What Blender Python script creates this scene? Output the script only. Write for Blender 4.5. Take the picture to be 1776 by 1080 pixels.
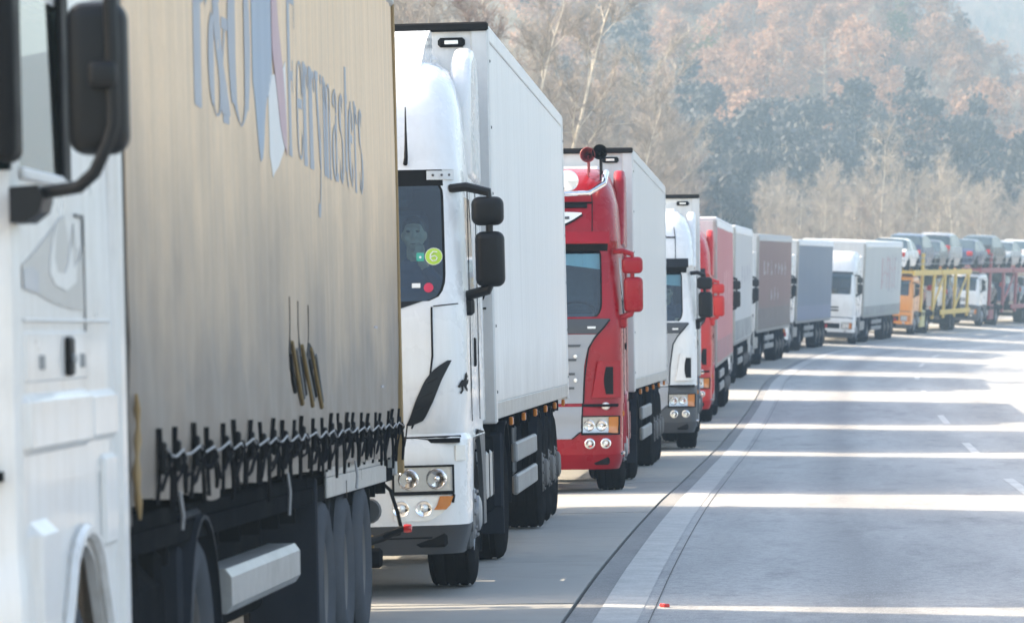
import bpy, bmesh, math, random
from mathutils import Vector, Matrix, noise as mnoise
for o in list(bpy.data.objects): bpy.data.objects.remove(o, do_unlink=True)
SC = bpy.context.scene
COL = SC.collection
PI = math.pi
rnd = random.Random(7)

# ------------------------------------------------------------------ camera, light, exposure
F = 7700.0                                   # focal length in photograph pixels
cam = bpy.data.cameras.new('camera'); cam_o = bpy.data.objects.new('camera', cam); COL.objects.link(cam_o)
cam.sensor_width = 36; cam.lens = 36 * F / 1776
cam.shift_y = (600 - 540) / 1776
cam.clip_start = 0.5; cam.clip_end = 6000
cam_o.location = (0, 0, 0); cam_o.rotation_euler = (PI / 2, 0, 0)
cam.dof.use_dof = True; cam.dof.focus_distance = 37; cam.dof.aperture_fstop = 6.3
SC.camera = cam_o
SUN_EL, SUN_AZ = math.radians(32), (-0.95, 0.33)      # towards the sun, ground plan
w = bpy.data.worlds.new('World'); SC.world = w; w.use_nodes = True
nt = w.node_tree; nt.nodes.clear()
sky = nt.nodes.new('ShaderNodeTexSky'); sky.sky_type = 'NISHITA'; sky.sun_disc = False
sky.sun_elevation = SUN_EL; sky.sun_rotation = math.atan2(SUN_AZ[0], SUN_AZ[1])
sky.air_density = 1.0; sky.dust_density = 3.0; sky.ozone_density = 1.0
bg = nt.nodes.new('ShaderNodeBackground'); bg.inputs['Strength'].default_value = 0.15
wo = nt.nodes.new('ShaderNodeOutputWorld')
nt.links.new(sky.outputs[0], bg.inputs[0]); nt.links.new(bg.outputs[0], wo.inputs[0])
sl = bpy.data.lights.new('sun', 'SUN'); sl.energy = 2.9; sl.angle = math.radians(0.53); sl.color = (1.0, 0.91, 0.78)
so = bpy.data.objects.new('sun', sl); COL.objects.link(so); so.location = (-60, 30, 60)
_l = math.hypot(*SUN_AZ)
sd = Vector((SUN_AZ[0] / _l * math.cos(SUN_EL), SUN_AZ[1] / _l * math.cos(SUN_EL), math.sin(SUN_EL)))
so.rotation_euler = sd.to_track_quat('Z', 'Y').to_euler()
SC.view_settings.view_transform = 'Standard'; SC.view_settings.look = 'None'
SC.view_settings.gamma = 1; SC.view_settings.use_curve_mapping = False
SC.view_settings.exposure = 2.25
SC.view_settings.use_white_balance = True; SC.view_settings.white_balance_temperature = 7700
SC.render.engine = 'CYCLES'
SC.cycles.max_bounces = 8; SC.cycles.volume_bounces = 1; SC.cycles.transparent_max_bounces = 16
SC.cycles.use_denoising = True; SC.cycles.sample_clamp_indirect = 6

# ------------------------------------------------------------------ helpers
def lerp(a, b, t): return a + (b - a) * t
def sstep(a, b, x):
    t = max(0.0, min(1.0, (x - a) / (b - a))); return t * t * (3 - 2 * t)
def interp(tab, x):
    if x <= tab[0][0]:
        (x0, y0), (x1, y1) = tab[0], tab[1]
        return y0 + (y1 - y0) * (x - x0) / (x1 - x0)
    for (x0, y0), (x1, y1) in zip(tab, tab[1:]):
        if x <= x1: return y0 + (y1 - y0) * (x - x0) / (x1 - x0)
    (x0, y0), (x1, y1) = tab[-2], tab[-1]
    return y0 + (y1 - y0) * (x - x0) / (x1 - x0)
def smooth_interp(tab):
    xs = [p[0] for p in tab]; ys = [p[1] for p in tab]; n = len(tab)
    ms = []
    for i in range(n):
        if i == 0: ms.append((ys[1] - ys[0]) / (xs[1] - xs[0]))
        elif i == n - 1: ms.append((ys[-1] - ys[-2]) / (xs[-1] - xs[-2]))
        else: ms.append((ys[i + 1] - ys[i - 1]) / (xs[i + 1] - xs[i - 1]))
    def f(x):
        if x <= xs[0]: return ys[0] + ms[0] * (x - xs[0])
        if x >= xs[-1]: return ys[-1] + ms[-1] * (x - xs[-1])
        for i in range(n - 1):
            if x <= xs[i + 1]:
                h = xs[i + 1] - xs[i]; t = (x - xs[i]) / h
                return ((2*t**3 - 3*t*t + 1) * ys[i] + (t**3 - 2*t*t + t) * h * ms[i]
                        + (-2*t**3 + 3*t*t) * ys[i + 1] + (t**3 - t*t) * h * ms[i + 1])
    return f

class MB:
    def __init__(s): s.v = []; s.f = []; s.m = []; s.uv = {}
    def add(s, verts, faces, mi=0):
        b = len(s.v); s.v += [tuple(p) for p in verts]
        for f in faces: s.f.append(tuple(i + b for i in f)); s.m.append(mi)
        return s
    def box(s, x0, x1, y0, y1, z0, z1, b=0.0, mi=0, mat=None):
        cx, cy, cz = (x0+x1)/2, (y0+y1)/2, (z0+z1)/2
        hx, hy, hz = abs(x1-x0)/2, abs(y1-y0)/2, abs(z1-z0)/2
        b = min(b, hx*.9, hy*.9, hz*.9)
        vs, fs = [], []
        if b <= 0:
            vs = [(sx*hx, sy*hy, sz*hz) for sx in (-1,1) for sy in (-1,1) for sz in (-1,1)]
            fs = [(0,1,3,2),(4,6,7,5),(0,4,5,1),(2,3,7,6),(0,2,6,4),(1,5,7,3)]
        else:
            idx = {}
            for sx in (-1,1):
                for sy in (-1,1):
                    for sz in (-1,1):
                        for a in range(3):
                            p = [sx*(hx-b), sy*(hy-b), sz*(hz-b)]
                            p[a] = (sx*hx, sy*hy, sz*hz)[a]
                            idx[(sx,sy,sz,a)] = len(vs); vs.append(tuple(p))
            for a in range(3):
                o1, o2 = [k for k in range(3) if k != a]
                for sg in (-1,1):
                    q = []
                    for s1, s2 in ((-1,-1),(1,-1),(1,1),(-1,1)):
                        k = [0,0,0]; k[a] = sg; k[o1] = s1; k[o2] = s2; q.append(idx[(*k, a)])
                    fs.append(tuple(q))
                for s1 in (-1,1):
                    for s2 in (-1,1):
                        q = []
                        for t, ax in ((-1,o1),(-1,o2),(1,o2),(1,o1)):
                            k = [0,0,0]; k[a] = t; k[o1] = s1; k[o2] = s2; q.append(idx[(*k, ax)])
                        fs.append(tuple(q))
            for sx in (-1,1):
                for sy in (-1,1):
                    for sz in (-1,1): fs.append(tuple(idx[(sx,sy,sz,a)] for a in range(3)))
        if mat is not None: vs = [tuple(mat @ Vector(p)) for p in vs]
        return s.add([(p[0]+cx, p[1]+cy, p[2]+cz) for p in vs], fs, mi)
    def rbox(s, x0, x1, y0, y1, z0, z1, r=.03, mi=0):
        """box with rounded edges and corners"""
        c = Vector(((x0+x1)/2, (y0+y1)/2, (z0+z1)/2)); h = [abs(x1-x0)/2, abs(y1-y0)/2, abs(z1-z0)/2]; r = min(r, *[q*.98 for q in h])
        L = [[-q, -q+r*.35, -q+r*.7, -q+r, q-r, q-r*.7, q-r*.35, q] for q in h]
        for a in range(3):
            b, d = [k for k in range(3) if k != a]
            for sg in (-1, 1):
                P = []
                for u in L[b]:
                    for v in L[d]:
                        p = [0, 0, 0]; p[a] = sg*h[a]; p[b] = u; p[d] = v
                        i = Vector([max(-(h[k]-r), min(h[k]-r, p[k])) for k in range(3)]); q = Vector(p) - i
                        P.append(tuple(c + i + q.normalized()*r))
                s.add(P, [(m*8+n, m*8+n+1, m*8+n+9, m*8+n+8) for m in range(7) for n in range(7)], mi)
        return s
    def prism(s, poly, axis, a0, a1, mi=0):
        n = len(poly)
        def P(p, a):
            return (a, p[0], p[1]) if axis == 'x' else (p[0], a, p[1]) if axis == 'y' else (p[0], p[1], a)
        vs = [P(p, a0) for p in poly] + [P(p, a1) for p in poly]
        fs = [tuple(range(n)), tuple(range(2*n-1, n-1, -1))] + [(i, (i+1) % n, n+(i+1) % n, n+i) for i in range(n)]
        return s.add(vs, fs, mi)
    def tube(s, pts, r, n=8, mi=0, caps=True, squash=None):
        pts = [Vector(p) for p in pts]; m = len(pts)
        rs = r if isinstance(r, (list, tuple)) else [r] * m
        vs = []; up = None
        for i, p in enumerate(pts):
            d = (pts[min(i+1, m-1)] - pts[max(i-1, 0)]).normalized()
            if up is None:
                up = Vector((0,0,1)) if abs(d.z) < .9 else Vector((1,0,0))
            a = d.cross(up)
            if a.length < 1e-6: a = d.orthogonal()
            a.normalize(); b = a.cross(d).normalized(); up = b
            for k in range(n):
                t = 2*PI*k/n; q = p + a*(math.cos(t)*rs[i]) + b*(math.sin(t)*rs[i]); vs.append(q)
        fs = [(i*n+k, i*n+(k+1) % n, (i+1)*n+(k+1) % n, (i+1)*n+k) for i in range(m-1) for k in range(n)]
        if caps: fs += [tuple(range(n-1, -1, -1)), tuple((m-1)*n+k for k in range(n))]
        return s.add(vs, fs, mi)
    def lathe(s, prof, c, axis='x', n=24, mi=0, close=False, mat=None):
        vs = []
        for r, a in prof:
            for k in range(n):
                t = 2*PI*k/n; u, v = r*math.cos(t), r*math.sin(t)
                p = Vector((a, u, v)) if axis == 'x' else Vector((u, a, v)) if axis == 'y' else Vector((u, v, a))
                if mat is not None: p = mat @ p
                vs.append((p.x+c[0], p.y+c[1], p.z+c[2]))
        m = len(prof)
        rng = range(m if close else m-1)
        fs = [(i*n+k, i*n+(k+1) % n, ((i+1) % m)*n+(k+1) % n, ((i+1) % m)*n+k) for i in rng for k in range(n)]
        return s.add(vs, fs, mi)
    def ball(s, c, r, n=10, mi=0, mat=None):
        r = (r, r, r) if isinstance(r, (int, float)) else r
        vs, fs = [], []
        for i in range(n+1):
            a = PI*i/n
            for k in range(2*n):
                t = PI*k/n
                p = Vector((r[0]*math.sin(a)*math.cos(t), r[1]*math.sin(a)*math.sin(t), r[2]*math.cos(a)))
                if mat is not None: p = mat @ p
                vs.append((p.x+c[0], p.y+c[1], p.z+c[2]))
        for i in range(n):
            for k in range(2*n):
                fs.append((i*2*n+k, i*2*n+(k+1) % (2*n), (i+1)*2*n+(k+1) % (2*n), (i+1)*2*n+k))
        return s.add(vs, fs, mi)
    def grid(s, fn, us, vs_, mi=0):
        m, n = len(us), len(vs_)
        P = [fn(u, v) for u in us for v in vs_]
        return s.add(P, [(i*n+k, i*n+k+1, (i+1)*n+k+1, (i+1)*n+k) for i in range(m-1) for k in range(n-1)], mi)
    def plate(s, fn, us, vs_, t, mi=0):
        """fn(u,v,off): a sheet of thickness t lying on a surface"""
        m, n = len(us), len(vs_); b = []
        top = [fn(u, v, t) for u in us for v in vs_]; bot = [fn(u, v, -0.002) for u in us for v in vs_]
        N = m*n; fs = []
        for i in range(m-1):
            for k in range(n-1):
                fs.append((i*n+k, i*n+k+1, (i+1)*n+k+1, (i+1)*n+k))
        ring = [(0*n+k) for k in range(n)] + [i*n+n-1 for i in range(1, m)] + [(m-1)*n+k for k in range(n-2, -1, -1)] + [i*n for i in range(m-2, 0, -1)]
        for a, c in zip(ring, ring[1:] + ring[:1]): fs.append((a, c, N+c, N+a))
        return s.add(top + bot, fs, mi)
    def build(s, name, mat, parent=None, smooth=35, recalc=True, kind=None, doubles=0.0):
        me = bpy.data.meshes.new(name)
        me.from_pydata(s.v, [], s.f)
        mats = mat if isinstance(mat, (list, tuple)) else [mat]
        for m in mats: me.materials.append(m)
        if len(mats) > 1: me.polygons.foreach_set('material_index', s.m)
        if recalc or doubles:
            bm = bmesh.new(); bm.from_mesh(me)
            if doubles: bmesh.ops.remove_doubles(bm, verts=bm.verts, dist=doubles)
            bmesh.ops.recalc_face_normals(bm, faces=bm.faces); bm.to_mesh(me); bm.free()
        if smooth:
            me.polygons.foreach_set('use_smooth', [True] * len(me.polygons))
            try: me.set_sharp_from_angle(angle=math.radians(smooth))
            except Exception: pass
        me.update()
        o = bpy.data.objects.new(name, me); COL.objects.link(o)
        if parent is not None: o.parent = parent
        if kind: o['kind'] = kind
        return o
def thing(name, label, cat, loc=(0,0,0), rot=(0,0,0), group=None):
    o = bpy.data.objects.new(name, None); COL.objects.link(o)
    o.location = loc; o.rotation_euler = rot; o.empty_display_size = .3
    o['label'] = label; o['category'] = cat
    if group: o['group'] = group
    return o
def tag(o, label, cat, group=None):
    o['label'] = label; o['category'] = cat
    if group: o['group'] = group
    return o
def inst(src, name, parent, loc=(0,0,0), rot=(0,0,0), scale=(1,1,1)):
    o = bpy.data.objects.new(name, src.data if hasattr(src, 'data') else src); COL.objects.link(o)
    o.parent = parent; o.location = loc; o.rotation_euler = rot; o.scale = scale
    return o

# ------------------------------------------------------------------ materials
MATS = {}
def nodes_of(name):
    m = bpy.data.materials.new(name); m.use_nodes = True
    n = m.node_tree; b = n.nodes['Principled BSDF']
    return m, n, b
def N(n, typ, **kw):
    x = n.nodes.new(typ)
    for k, v in kw.items():
        if k in x.inputs: x.inputs[k].default_value = v
        else: setattr(x, k, v)
    return x
def mixcol(n, fac, a, b, mode='MIX'):
    x = n.nodes.new('ShaderNodeMix'); x.data_type = 'RGBA'; x.blend_type = mode
    def put(sock, val):
        if hasattr(val, 'links') or isinstance(val, bpy.types.NodeSocket): n.links.new(val, sock)
        elif isinstance(val, (int, float)): sock.default_value = val
        else: sock.default_value = (*val, 1) if len(val) == 3 else val
    put(x.inputs[0], fac); put(x.inputs[6], a); put(x.inputs[7], b)
    return x.outputs[2]
def ramp(n, src, stops):
    r = n.nodes.new('ShaderNodeValToRGB'); e = r.color_ramp.elements
    while len(e) < len(stops): e.new(0.5)
    for i, (p, c) in enumerate(stops):
        e[i].position = p; e[i].color = (c, c, c, 1) if isinstance(c, (int, float)) else (*c, 1)
    n.links.new(src, r.inputs[0]); return r.outputs[0]
def coords(n, kind='Object', scale=(1,1,1)):
    t = n.nodes.new('ShaderNodeTexCoord'); m = n.nodes.new('ShaderNodeMapping'); m.inputs['Scale'].default_value = scale
    n.links.new(t.outputs[kind], m.inputs[0]); return m.outputs[0]
def noise(n, vec, scale=5, detail=4, rough=.6):
    x = n.nodes.new('ShaderNodeTexNoise'); x.inputs['Scale'].default_value = scale
    x.inputs['Detail'].default_value = detail; x.inputs['Roughness'].default_value = rough
    n.links.new(vec, x.inputs['Vector']); return x.outputs['Fac']
def bump(n, b, src, strength=.2, dist=.01):
    x = n.nodes.new('ShaderNodeBump'); x.inputs['Strength'].default_value = strength; x.inputs['Distance'].default_value = dist
    n.links.new(src, x.inputs['Height']); n.links.new(x.outputs[0], b.inputs['Normal'])
def pbr(name, col, rough=.5, metal=0.0, var=.15, scale=6, bmp=0.0, coat=0.0, streak=0.0, streakcol=(.18,.16,.14), spec=.5, bscale=None, grime=0.0):
    m, n, b = nodes_of(name)
    v = coords(n)
    f = noise(n, v, scale)
    c = mixcol(n, f, tuple(x*(1-var) for x in col), tuple(min(1, x*(1+var)) for x in col))
    if streak:
        s1 = noise(n, coords(n, 'Object', (5, 5, .35)), 3.0, 6, .65)
        c = mixcol(n, ramp(n, s1, [(.45, 0), (.8, streak)]), c, streakcol)
    if grime:
        g = noise(n, v, 2.2, 8, .7)
        c = mixcol(n, ramp(n, g, [(.5, 0), (.72, grime)]), c, (.10, .085, .07))
    n.links.new(c, b.inputs['Base Color'])
    rr = ramp(n, f, [(.3, max(0, rough-.08)), (.7, min(1, rough+.08))]); n.links.new(rr, b.inputs['Roughness'])
    b.inputs['Metallic'].default_value = metal; b.inputs['Coat Weight'].default_value = coat
    b.inputs['Coat Roughness'].default_value = .06
    b.inputs['Specular IOR Level'].default_value = spec
    if bmp: bump(n, b, noise(n, v, bscale or scale*6, 4), bmp, .01)
    MATS[name] = m; return m
def glassmat(name, tint, gl=.08, rough=.02):
    m = bpy.data.materials.new(name); m.use_nodes = True; n = m.node_tree; n.nodes.clear()
    o = N(n, 'ShaderNodeOutputMaterial'); mx = N(n, 'ShaderNodeMixShader'); tr = N(n, 'ShaderNodeBsdfTransparent'); g = N(n, 'ShaderNodeBsdfGlossy')
    lw = N(n, 'ShaderNodeFresnel'); lw.inputs['IOR'].default_value = 1.5
    tr.inputs[0].default_value = (*tint, 1); g.inputs['Roughness'].default_value = rough; g.inputs[0].default_value = (1, 1, 1, 1)
    ad = N(n, 'ShaderNodeMath', operation='ADD'); ad.inputs[1].default_value = gl; n.links.new(lw.outputs[0], ad.inputs[0])
    n.links.new(ad.outputs[0], mx.inputs[0]); n.links.new(tr.outputs[0], mx.inputs[1]); n.links.new(g.outputs[0], mx.inputs[2]); n.links.new(mx.outputs[0], o.inputs[0])
    MATS[name] = m; return m

M_white = pbr('white_paint', (.70,.70,.70), .28, 0, .04, 3, coat=.4, streak=.22, streakcol=(.45,.42,.38))
M_whited = pbr('white_paint_dusty', (.68,.665,.645), .34, 0, .05, 3, coat=.3, streak=.5, streakcol=(.42,.37,.31), grime=.18)
M_red = pbr('red_paint', (.31,.004,.012), .30, 0, .12, 3, coat=.1, spec=.25)
M_red2 = pbr('bright_red_paint', (.50,.016,.014), .32, 0, .1, 3, coat=.12, spec=.35)
M_orange = pbr('orange_paint', (.75,.26,.03), .35, 0, .08, 3, coat=.4)
M_silver = pbr('silver_paint', (.42,.43,.45), .32, .4, .06, 4)
M_grille = pbr('grille_grey', (.30,.305,.32), .4, .2, .06, 8)
M_dgrey = pbr('dark_grey_plastic', (.055,.06,.068), .5, 0, .2, 6, bmp=.05, grime=.3)
M_black = pbr('black_plastic', (.008,.009,.011), .45, 0, .2, 8, bmp=.05, spec=.25)
M_gasket = pbr('black_rubber_gasket', (.009,.009,.010), .6, 0, .2, 8, spec=.12)
M_tyre = pbr('tyre_rubber', (.017,.017,.018), .85, 0, .35, 7, bmp=.15, grime=.15, spec=.0)
M_tyred = pbr('tyre_rubber_dusty', (.075,.08,.09), .9, 0, .3, 5, bmp=.15, grime=.35, spec=.0)
M_rim = pbr('rim_steel', (.30,.30,.31), .45, .6, .3, 6, grime=.7)
M_rimd = pbr('rim_dirty', (.13,.12,.115), .7, .2, .35, 6, grime=.6)
M_chassis = pbr('chassis_paint', (.011,.012,.014), .8, 0, .4, 4, bmp=.1, grime=.1, spec=.0)
M_alu = pbr('brushed_aluminium', (.36,.36,.355), .42, .5, .12, 8, bmp=.08, grime=.35)
M_galv = pbr('galvanised_steel', (.21,.215,.22), .5, .3, .2, 9, bmp=.1, grime=.45)
M_chrome = pbr('chrome', (.85,.85,.86), .08, 1.0, .02, 4)
M_amber = pbr('amber_lens', (.55,.17,.025), .15, 0, .1, 30, coat=.5)
M_redlens = pbr('red_lens', (.55,.02,.02), .15, 0, .1, 30, coat=.5)
M_lamp = pbr('clear_lamp', (.82,.82,.80), .12, .3, .1, 40, coat=.6)
M_green = pbr('green_sticker', (.42,.62,.06), .5, 0, .05, 10)
M_teal = pbr('teal_sticker', (.03,.35,.26), .5, 0, .05, 10)
M_sred = pbr('red_sticker', (.6,.03,.08), .5, 0, .05, 10)
M_paper = pbr('white_sticker', (.8,.8,.78), .6, 0, .03, 10)
M_inter = pbr('cab_interior', (.075,.08,.09), .8, 0, .25, 5)
M_seat = pbr('seat_fabric', (.10,.11,.14), .9, 0, .3, 20)
M_yellow = pbr('yellow_frame_paint', (.72,.46,.08), .5, 0, .12, 4, grime=.35)
M_yellowd = pbr('yellow_box_paint', (.66,.56,.26), .55, 0, .12, 4, grime=.3)
M_dkred = pbr('dark_red_frame_paint', (.30,.05,.06), .5, 0, .15, 4, grime=.35)
M_mud = pbr('mudguard_plastic', (.022,.026,.034), .6, 0, .25, 5, grime=.12, spec=.04)
M_mudg = pbr('mudguard_grey', (.26,.255,.26), .5, 0, .15, 5, grime=.4)
M_webb = pbr('strap_webbing', (.014,.014,.016), .85, 0, .3, 30, bmp=.1, grime=.2, spec=.0)
M_buckle = pbr('buckle_steel', (.35,.35,.36), .4, .7, .25, 20, grime=.4)
M_ochre = pbr('ochre_seal', (.30,.195,.085), .6, 0, .2, 5, grime=.4)
M_wood = pbr('yellow_timber', (.36,.22,.05), .7, 0, .25, 8)
M_glass = glassmat('windscreen_glass', (.44,.76,.88), .03)
M_sglass = glassmat('side_glass', (.48,.66,.66), .12)
M_clear = glassmat('lens_glass', (.92,.93,.94), .04)
M_carglass = pbr('car_window_glass', (.05,.08,.10), .12, 0, .2, 3, spec=.4)
M_skin = pbr('skin', (.60,.37,.28), .55, 0, .08, 20)
M_hair = pbr('dark_hair', (.03,.022,.018), .6, 0, .3, 60, bmp=.2)
M_jacket = pbr('dark_blue_jacket', (.035,.05,.10), .85, 0, .2, 30, bmp=.1)
M_blueflag = pbr('faded_blue_print', (.30,.36,.43), .6, 0, .10, 6)
M_redflag = pbr('faded_red_print', (.48,.33,.35), .6, 0, .10, 6)
M_whiteflag = pbr('faded_white_print', (.66,.65,.63), .6, 0, .06, 6)
M_print = pbr('faded_grey_blue_print', (.345,.36,.39), .6, 0, .10, 6)
M_flame = pbr('grey_flame_print', (.40,.385,.37), .35, 0, .06, 4, coat=.3)
M_flamed = pbr('dark_grey_flame_print', (.36,.37,.41), .35, 0, .06, 4, coat=.4)
M_rust = pbr('rusty_tear_edge', (.20,.13,.045), .8, 0, .4, 20)
M_void = pbr('dark_cargo_space', (.008,.007,.007), .9, 0, .3, 5)
def tarpmat(name, col, low, zmid, zspan, stripes=0.0, rough=.55):
    """PVC tarpaulin: second colour blended in towards the bottom, run-off streaks, optional pale slat stripes"""
    m, n, b = nodes_of(name)
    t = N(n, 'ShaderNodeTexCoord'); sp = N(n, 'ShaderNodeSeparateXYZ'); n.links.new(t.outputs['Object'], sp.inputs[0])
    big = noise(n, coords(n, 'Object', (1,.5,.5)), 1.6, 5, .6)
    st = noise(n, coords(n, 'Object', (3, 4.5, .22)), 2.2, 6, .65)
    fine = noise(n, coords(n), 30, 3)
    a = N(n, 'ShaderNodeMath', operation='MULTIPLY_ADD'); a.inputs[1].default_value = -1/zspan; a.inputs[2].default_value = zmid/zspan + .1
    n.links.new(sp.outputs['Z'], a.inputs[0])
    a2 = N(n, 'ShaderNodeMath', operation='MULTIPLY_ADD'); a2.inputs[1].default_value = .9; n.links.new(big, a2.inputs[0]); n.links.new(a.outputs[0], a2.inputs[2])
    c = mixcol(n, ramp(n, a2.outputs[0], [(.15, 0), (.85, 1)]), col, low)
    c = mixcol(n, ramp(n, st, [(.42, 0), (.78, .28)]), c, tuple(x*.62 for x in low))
    if stripes:  # pale stripes paint light showing through the cloth at the slats
        wv = N(n, 'ShaderNodeMath', operation='MULTIPLY'); wv.inputs[1].default_value = 2*PI/.335; n.links.new(sp.outputs['Y'], wv.inputs[0])
        sn = N(n, 'ShaderNodeMath', operation='SINE'); n.links.new(wv.outputs[0], sn.inputs[0])
        zz = N(n, 'ShaderNodeMapRange'); zz.inputs['From Min'].default_value = 1.9; zz.inputs['From Max'].default_value = 2.9; n.links.new(sp.outputs['Z'], zz.inputs[0])
        ml = N(n, 'ShaderNodeMath', operation='MULTIPLY'); n.links.new(sn.outputs[0], ml.inputs[0]); n.links.new(zz.outputs[0], ml.inputs[1]); sn = ml
        c = mixcol(n, ramp(n, sn.outputs[0], [(.955, 0), (.998, stripes)]), c, tuple(min(1, x*1.35) for x in col))
    c = mixcol(n, ramp(n, fine, [(.3, 0), (.8, .12)]), c, tuple(x*.7 for x in low))
    n.links.new(c, b.inputs['Base Color']); b.inputs['Roughness'].default_value = rough
    bump(n, b, st, .12, .02)
    MATS[name] = m; return m
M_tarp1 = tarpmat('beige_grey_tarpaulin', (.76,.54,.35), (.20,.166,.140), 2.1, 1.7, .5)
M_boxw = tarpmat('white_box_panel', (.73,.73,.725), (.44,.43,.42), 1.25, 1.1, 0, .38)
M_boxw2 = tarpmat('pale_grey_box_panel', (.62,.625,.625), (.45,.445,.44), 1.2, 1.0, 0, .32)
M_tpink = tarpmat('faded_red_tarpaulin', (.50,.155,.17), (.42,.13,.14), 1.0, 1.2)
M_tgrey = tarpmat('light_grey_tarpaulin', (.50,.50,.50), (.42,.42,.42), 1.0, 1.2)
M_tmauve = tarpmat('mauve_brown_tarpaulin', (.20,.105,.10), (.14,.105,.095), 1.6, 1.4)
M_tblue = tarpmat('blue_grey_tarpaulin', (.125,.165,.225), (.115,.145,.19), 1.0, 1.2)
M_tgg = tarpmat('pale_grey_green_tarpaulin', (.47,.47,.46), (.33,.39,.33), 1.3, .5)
M_roofw = pbr('white_roof_sheet', (.78,.79,.80), .45, 0, .06, 3, grime=.15)
M_mark1 = pbr('faded_print_pale', (.34,.30,.31), .6, 0, .1, 8)
M_mark2 = pbr('faded_print_red', (.46,.27,.28), .6, 0, .1, 8)
M_mark3 = pbr('faded_print_grey', (.33,.32,.36), .6, 0, .1, 8)
# ------------------------------------------------------------------ the lie of the land
G = smooth_interp([(10,1.76),(22,1.73),(28,1.68),(33,1.64),(46,1.64),(60,1.635),(72,1.59),(88,1.44),(103,1.19),(112,1.0),(131,.70),
                   (142,.50),(160,.22),(178,-.09),(200,-.52),(219,-.92),(240,-1.35),(270,-1.9),(320,-2.6)])
R = smooth_interp([(10,-1.52),(29,-.60),(39,.25),(60,1.9),(80,3.45),(95,4.6),(119,6.2),(142,8.4),(166,11.35),(185,15.4),(205,19.9),(226,25.5),(245,32),(270,42),(320,66)])
S = smooth_interp([(10,-.78),(26.5,.25),(46.5,1.53),(66,2.93),(99,5.36),(120,6.95),(142,9.1),(166,12.15),(185,16.1),(205,20.7),(226,26.3),(245,32.8),(270,42.8),(320,66.8)])
BL = smooth_interp([(10,.022),(45,.02),(75,.008),(100,0),(135,-.02),(160,-.035),(200,-.05),(260,-.055)])
BR = smooth_interp([(10,.0),(60,0),(100,-.004),(135,-.02),(160,-.035),(200,-.05),(260,-.055)])
def ground_z(x, y):
    d = x - S(y)
    return -G(y) + .014*mnoise.noise(Vector((x*.30, y*.16, 2))) + (BL(y) if d < 0 else BR(y)) * max(-8, min(14, d))
def road_pt(y, d, dz=0.0):
    h = .25; tx, ty = S(y+h) - S(y-h), 2*h
    l = math.hypot(tx, ty)
    X, Y = S(y) + d*ty/l, y - d*tx/l
    return (X, Y, ground_z(X, Y) + dz)
def frange(a, b, st):
    n = max(1, int(round((b-a)/st))); return [a + (b-a)*i/n for i in range(n+1)]
def strip(name, y0, y1, d0, d1, mat, dz, nd=2, st=1.0, kind='structure', parent=None, thick=0.0):
    ys = frange(y0, y1, st); ds = [d0 + (d1-d0)*i/nd for i in range(nd+1)]
    mb = MB()
    if thick:
        m, n = len(ys), len(ds)
        mb.plate(lambda y, d, o: road_pt(y, d, dz if o > 0 else dz - thick), ys, ds, .001)
    else:
        mb.grid(lambda y, d: road_pt(y, d, dz), ys, ds)
    o = mb.build(name, mat, parent, smooth=60 if not thick else 30, recalc=bool(thick))
    me = o.data; uv = me.uv_layers.new(name='UVMap'); n = len(ds); L = [(d, y) for y in ys for d in ds]; L = L + L
    uv.data.foreach_set('uv', [c for lp in me.loops for c in L[lp.vertex_index]])
    if kind: o['kind'] = kind
    return o

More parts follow.
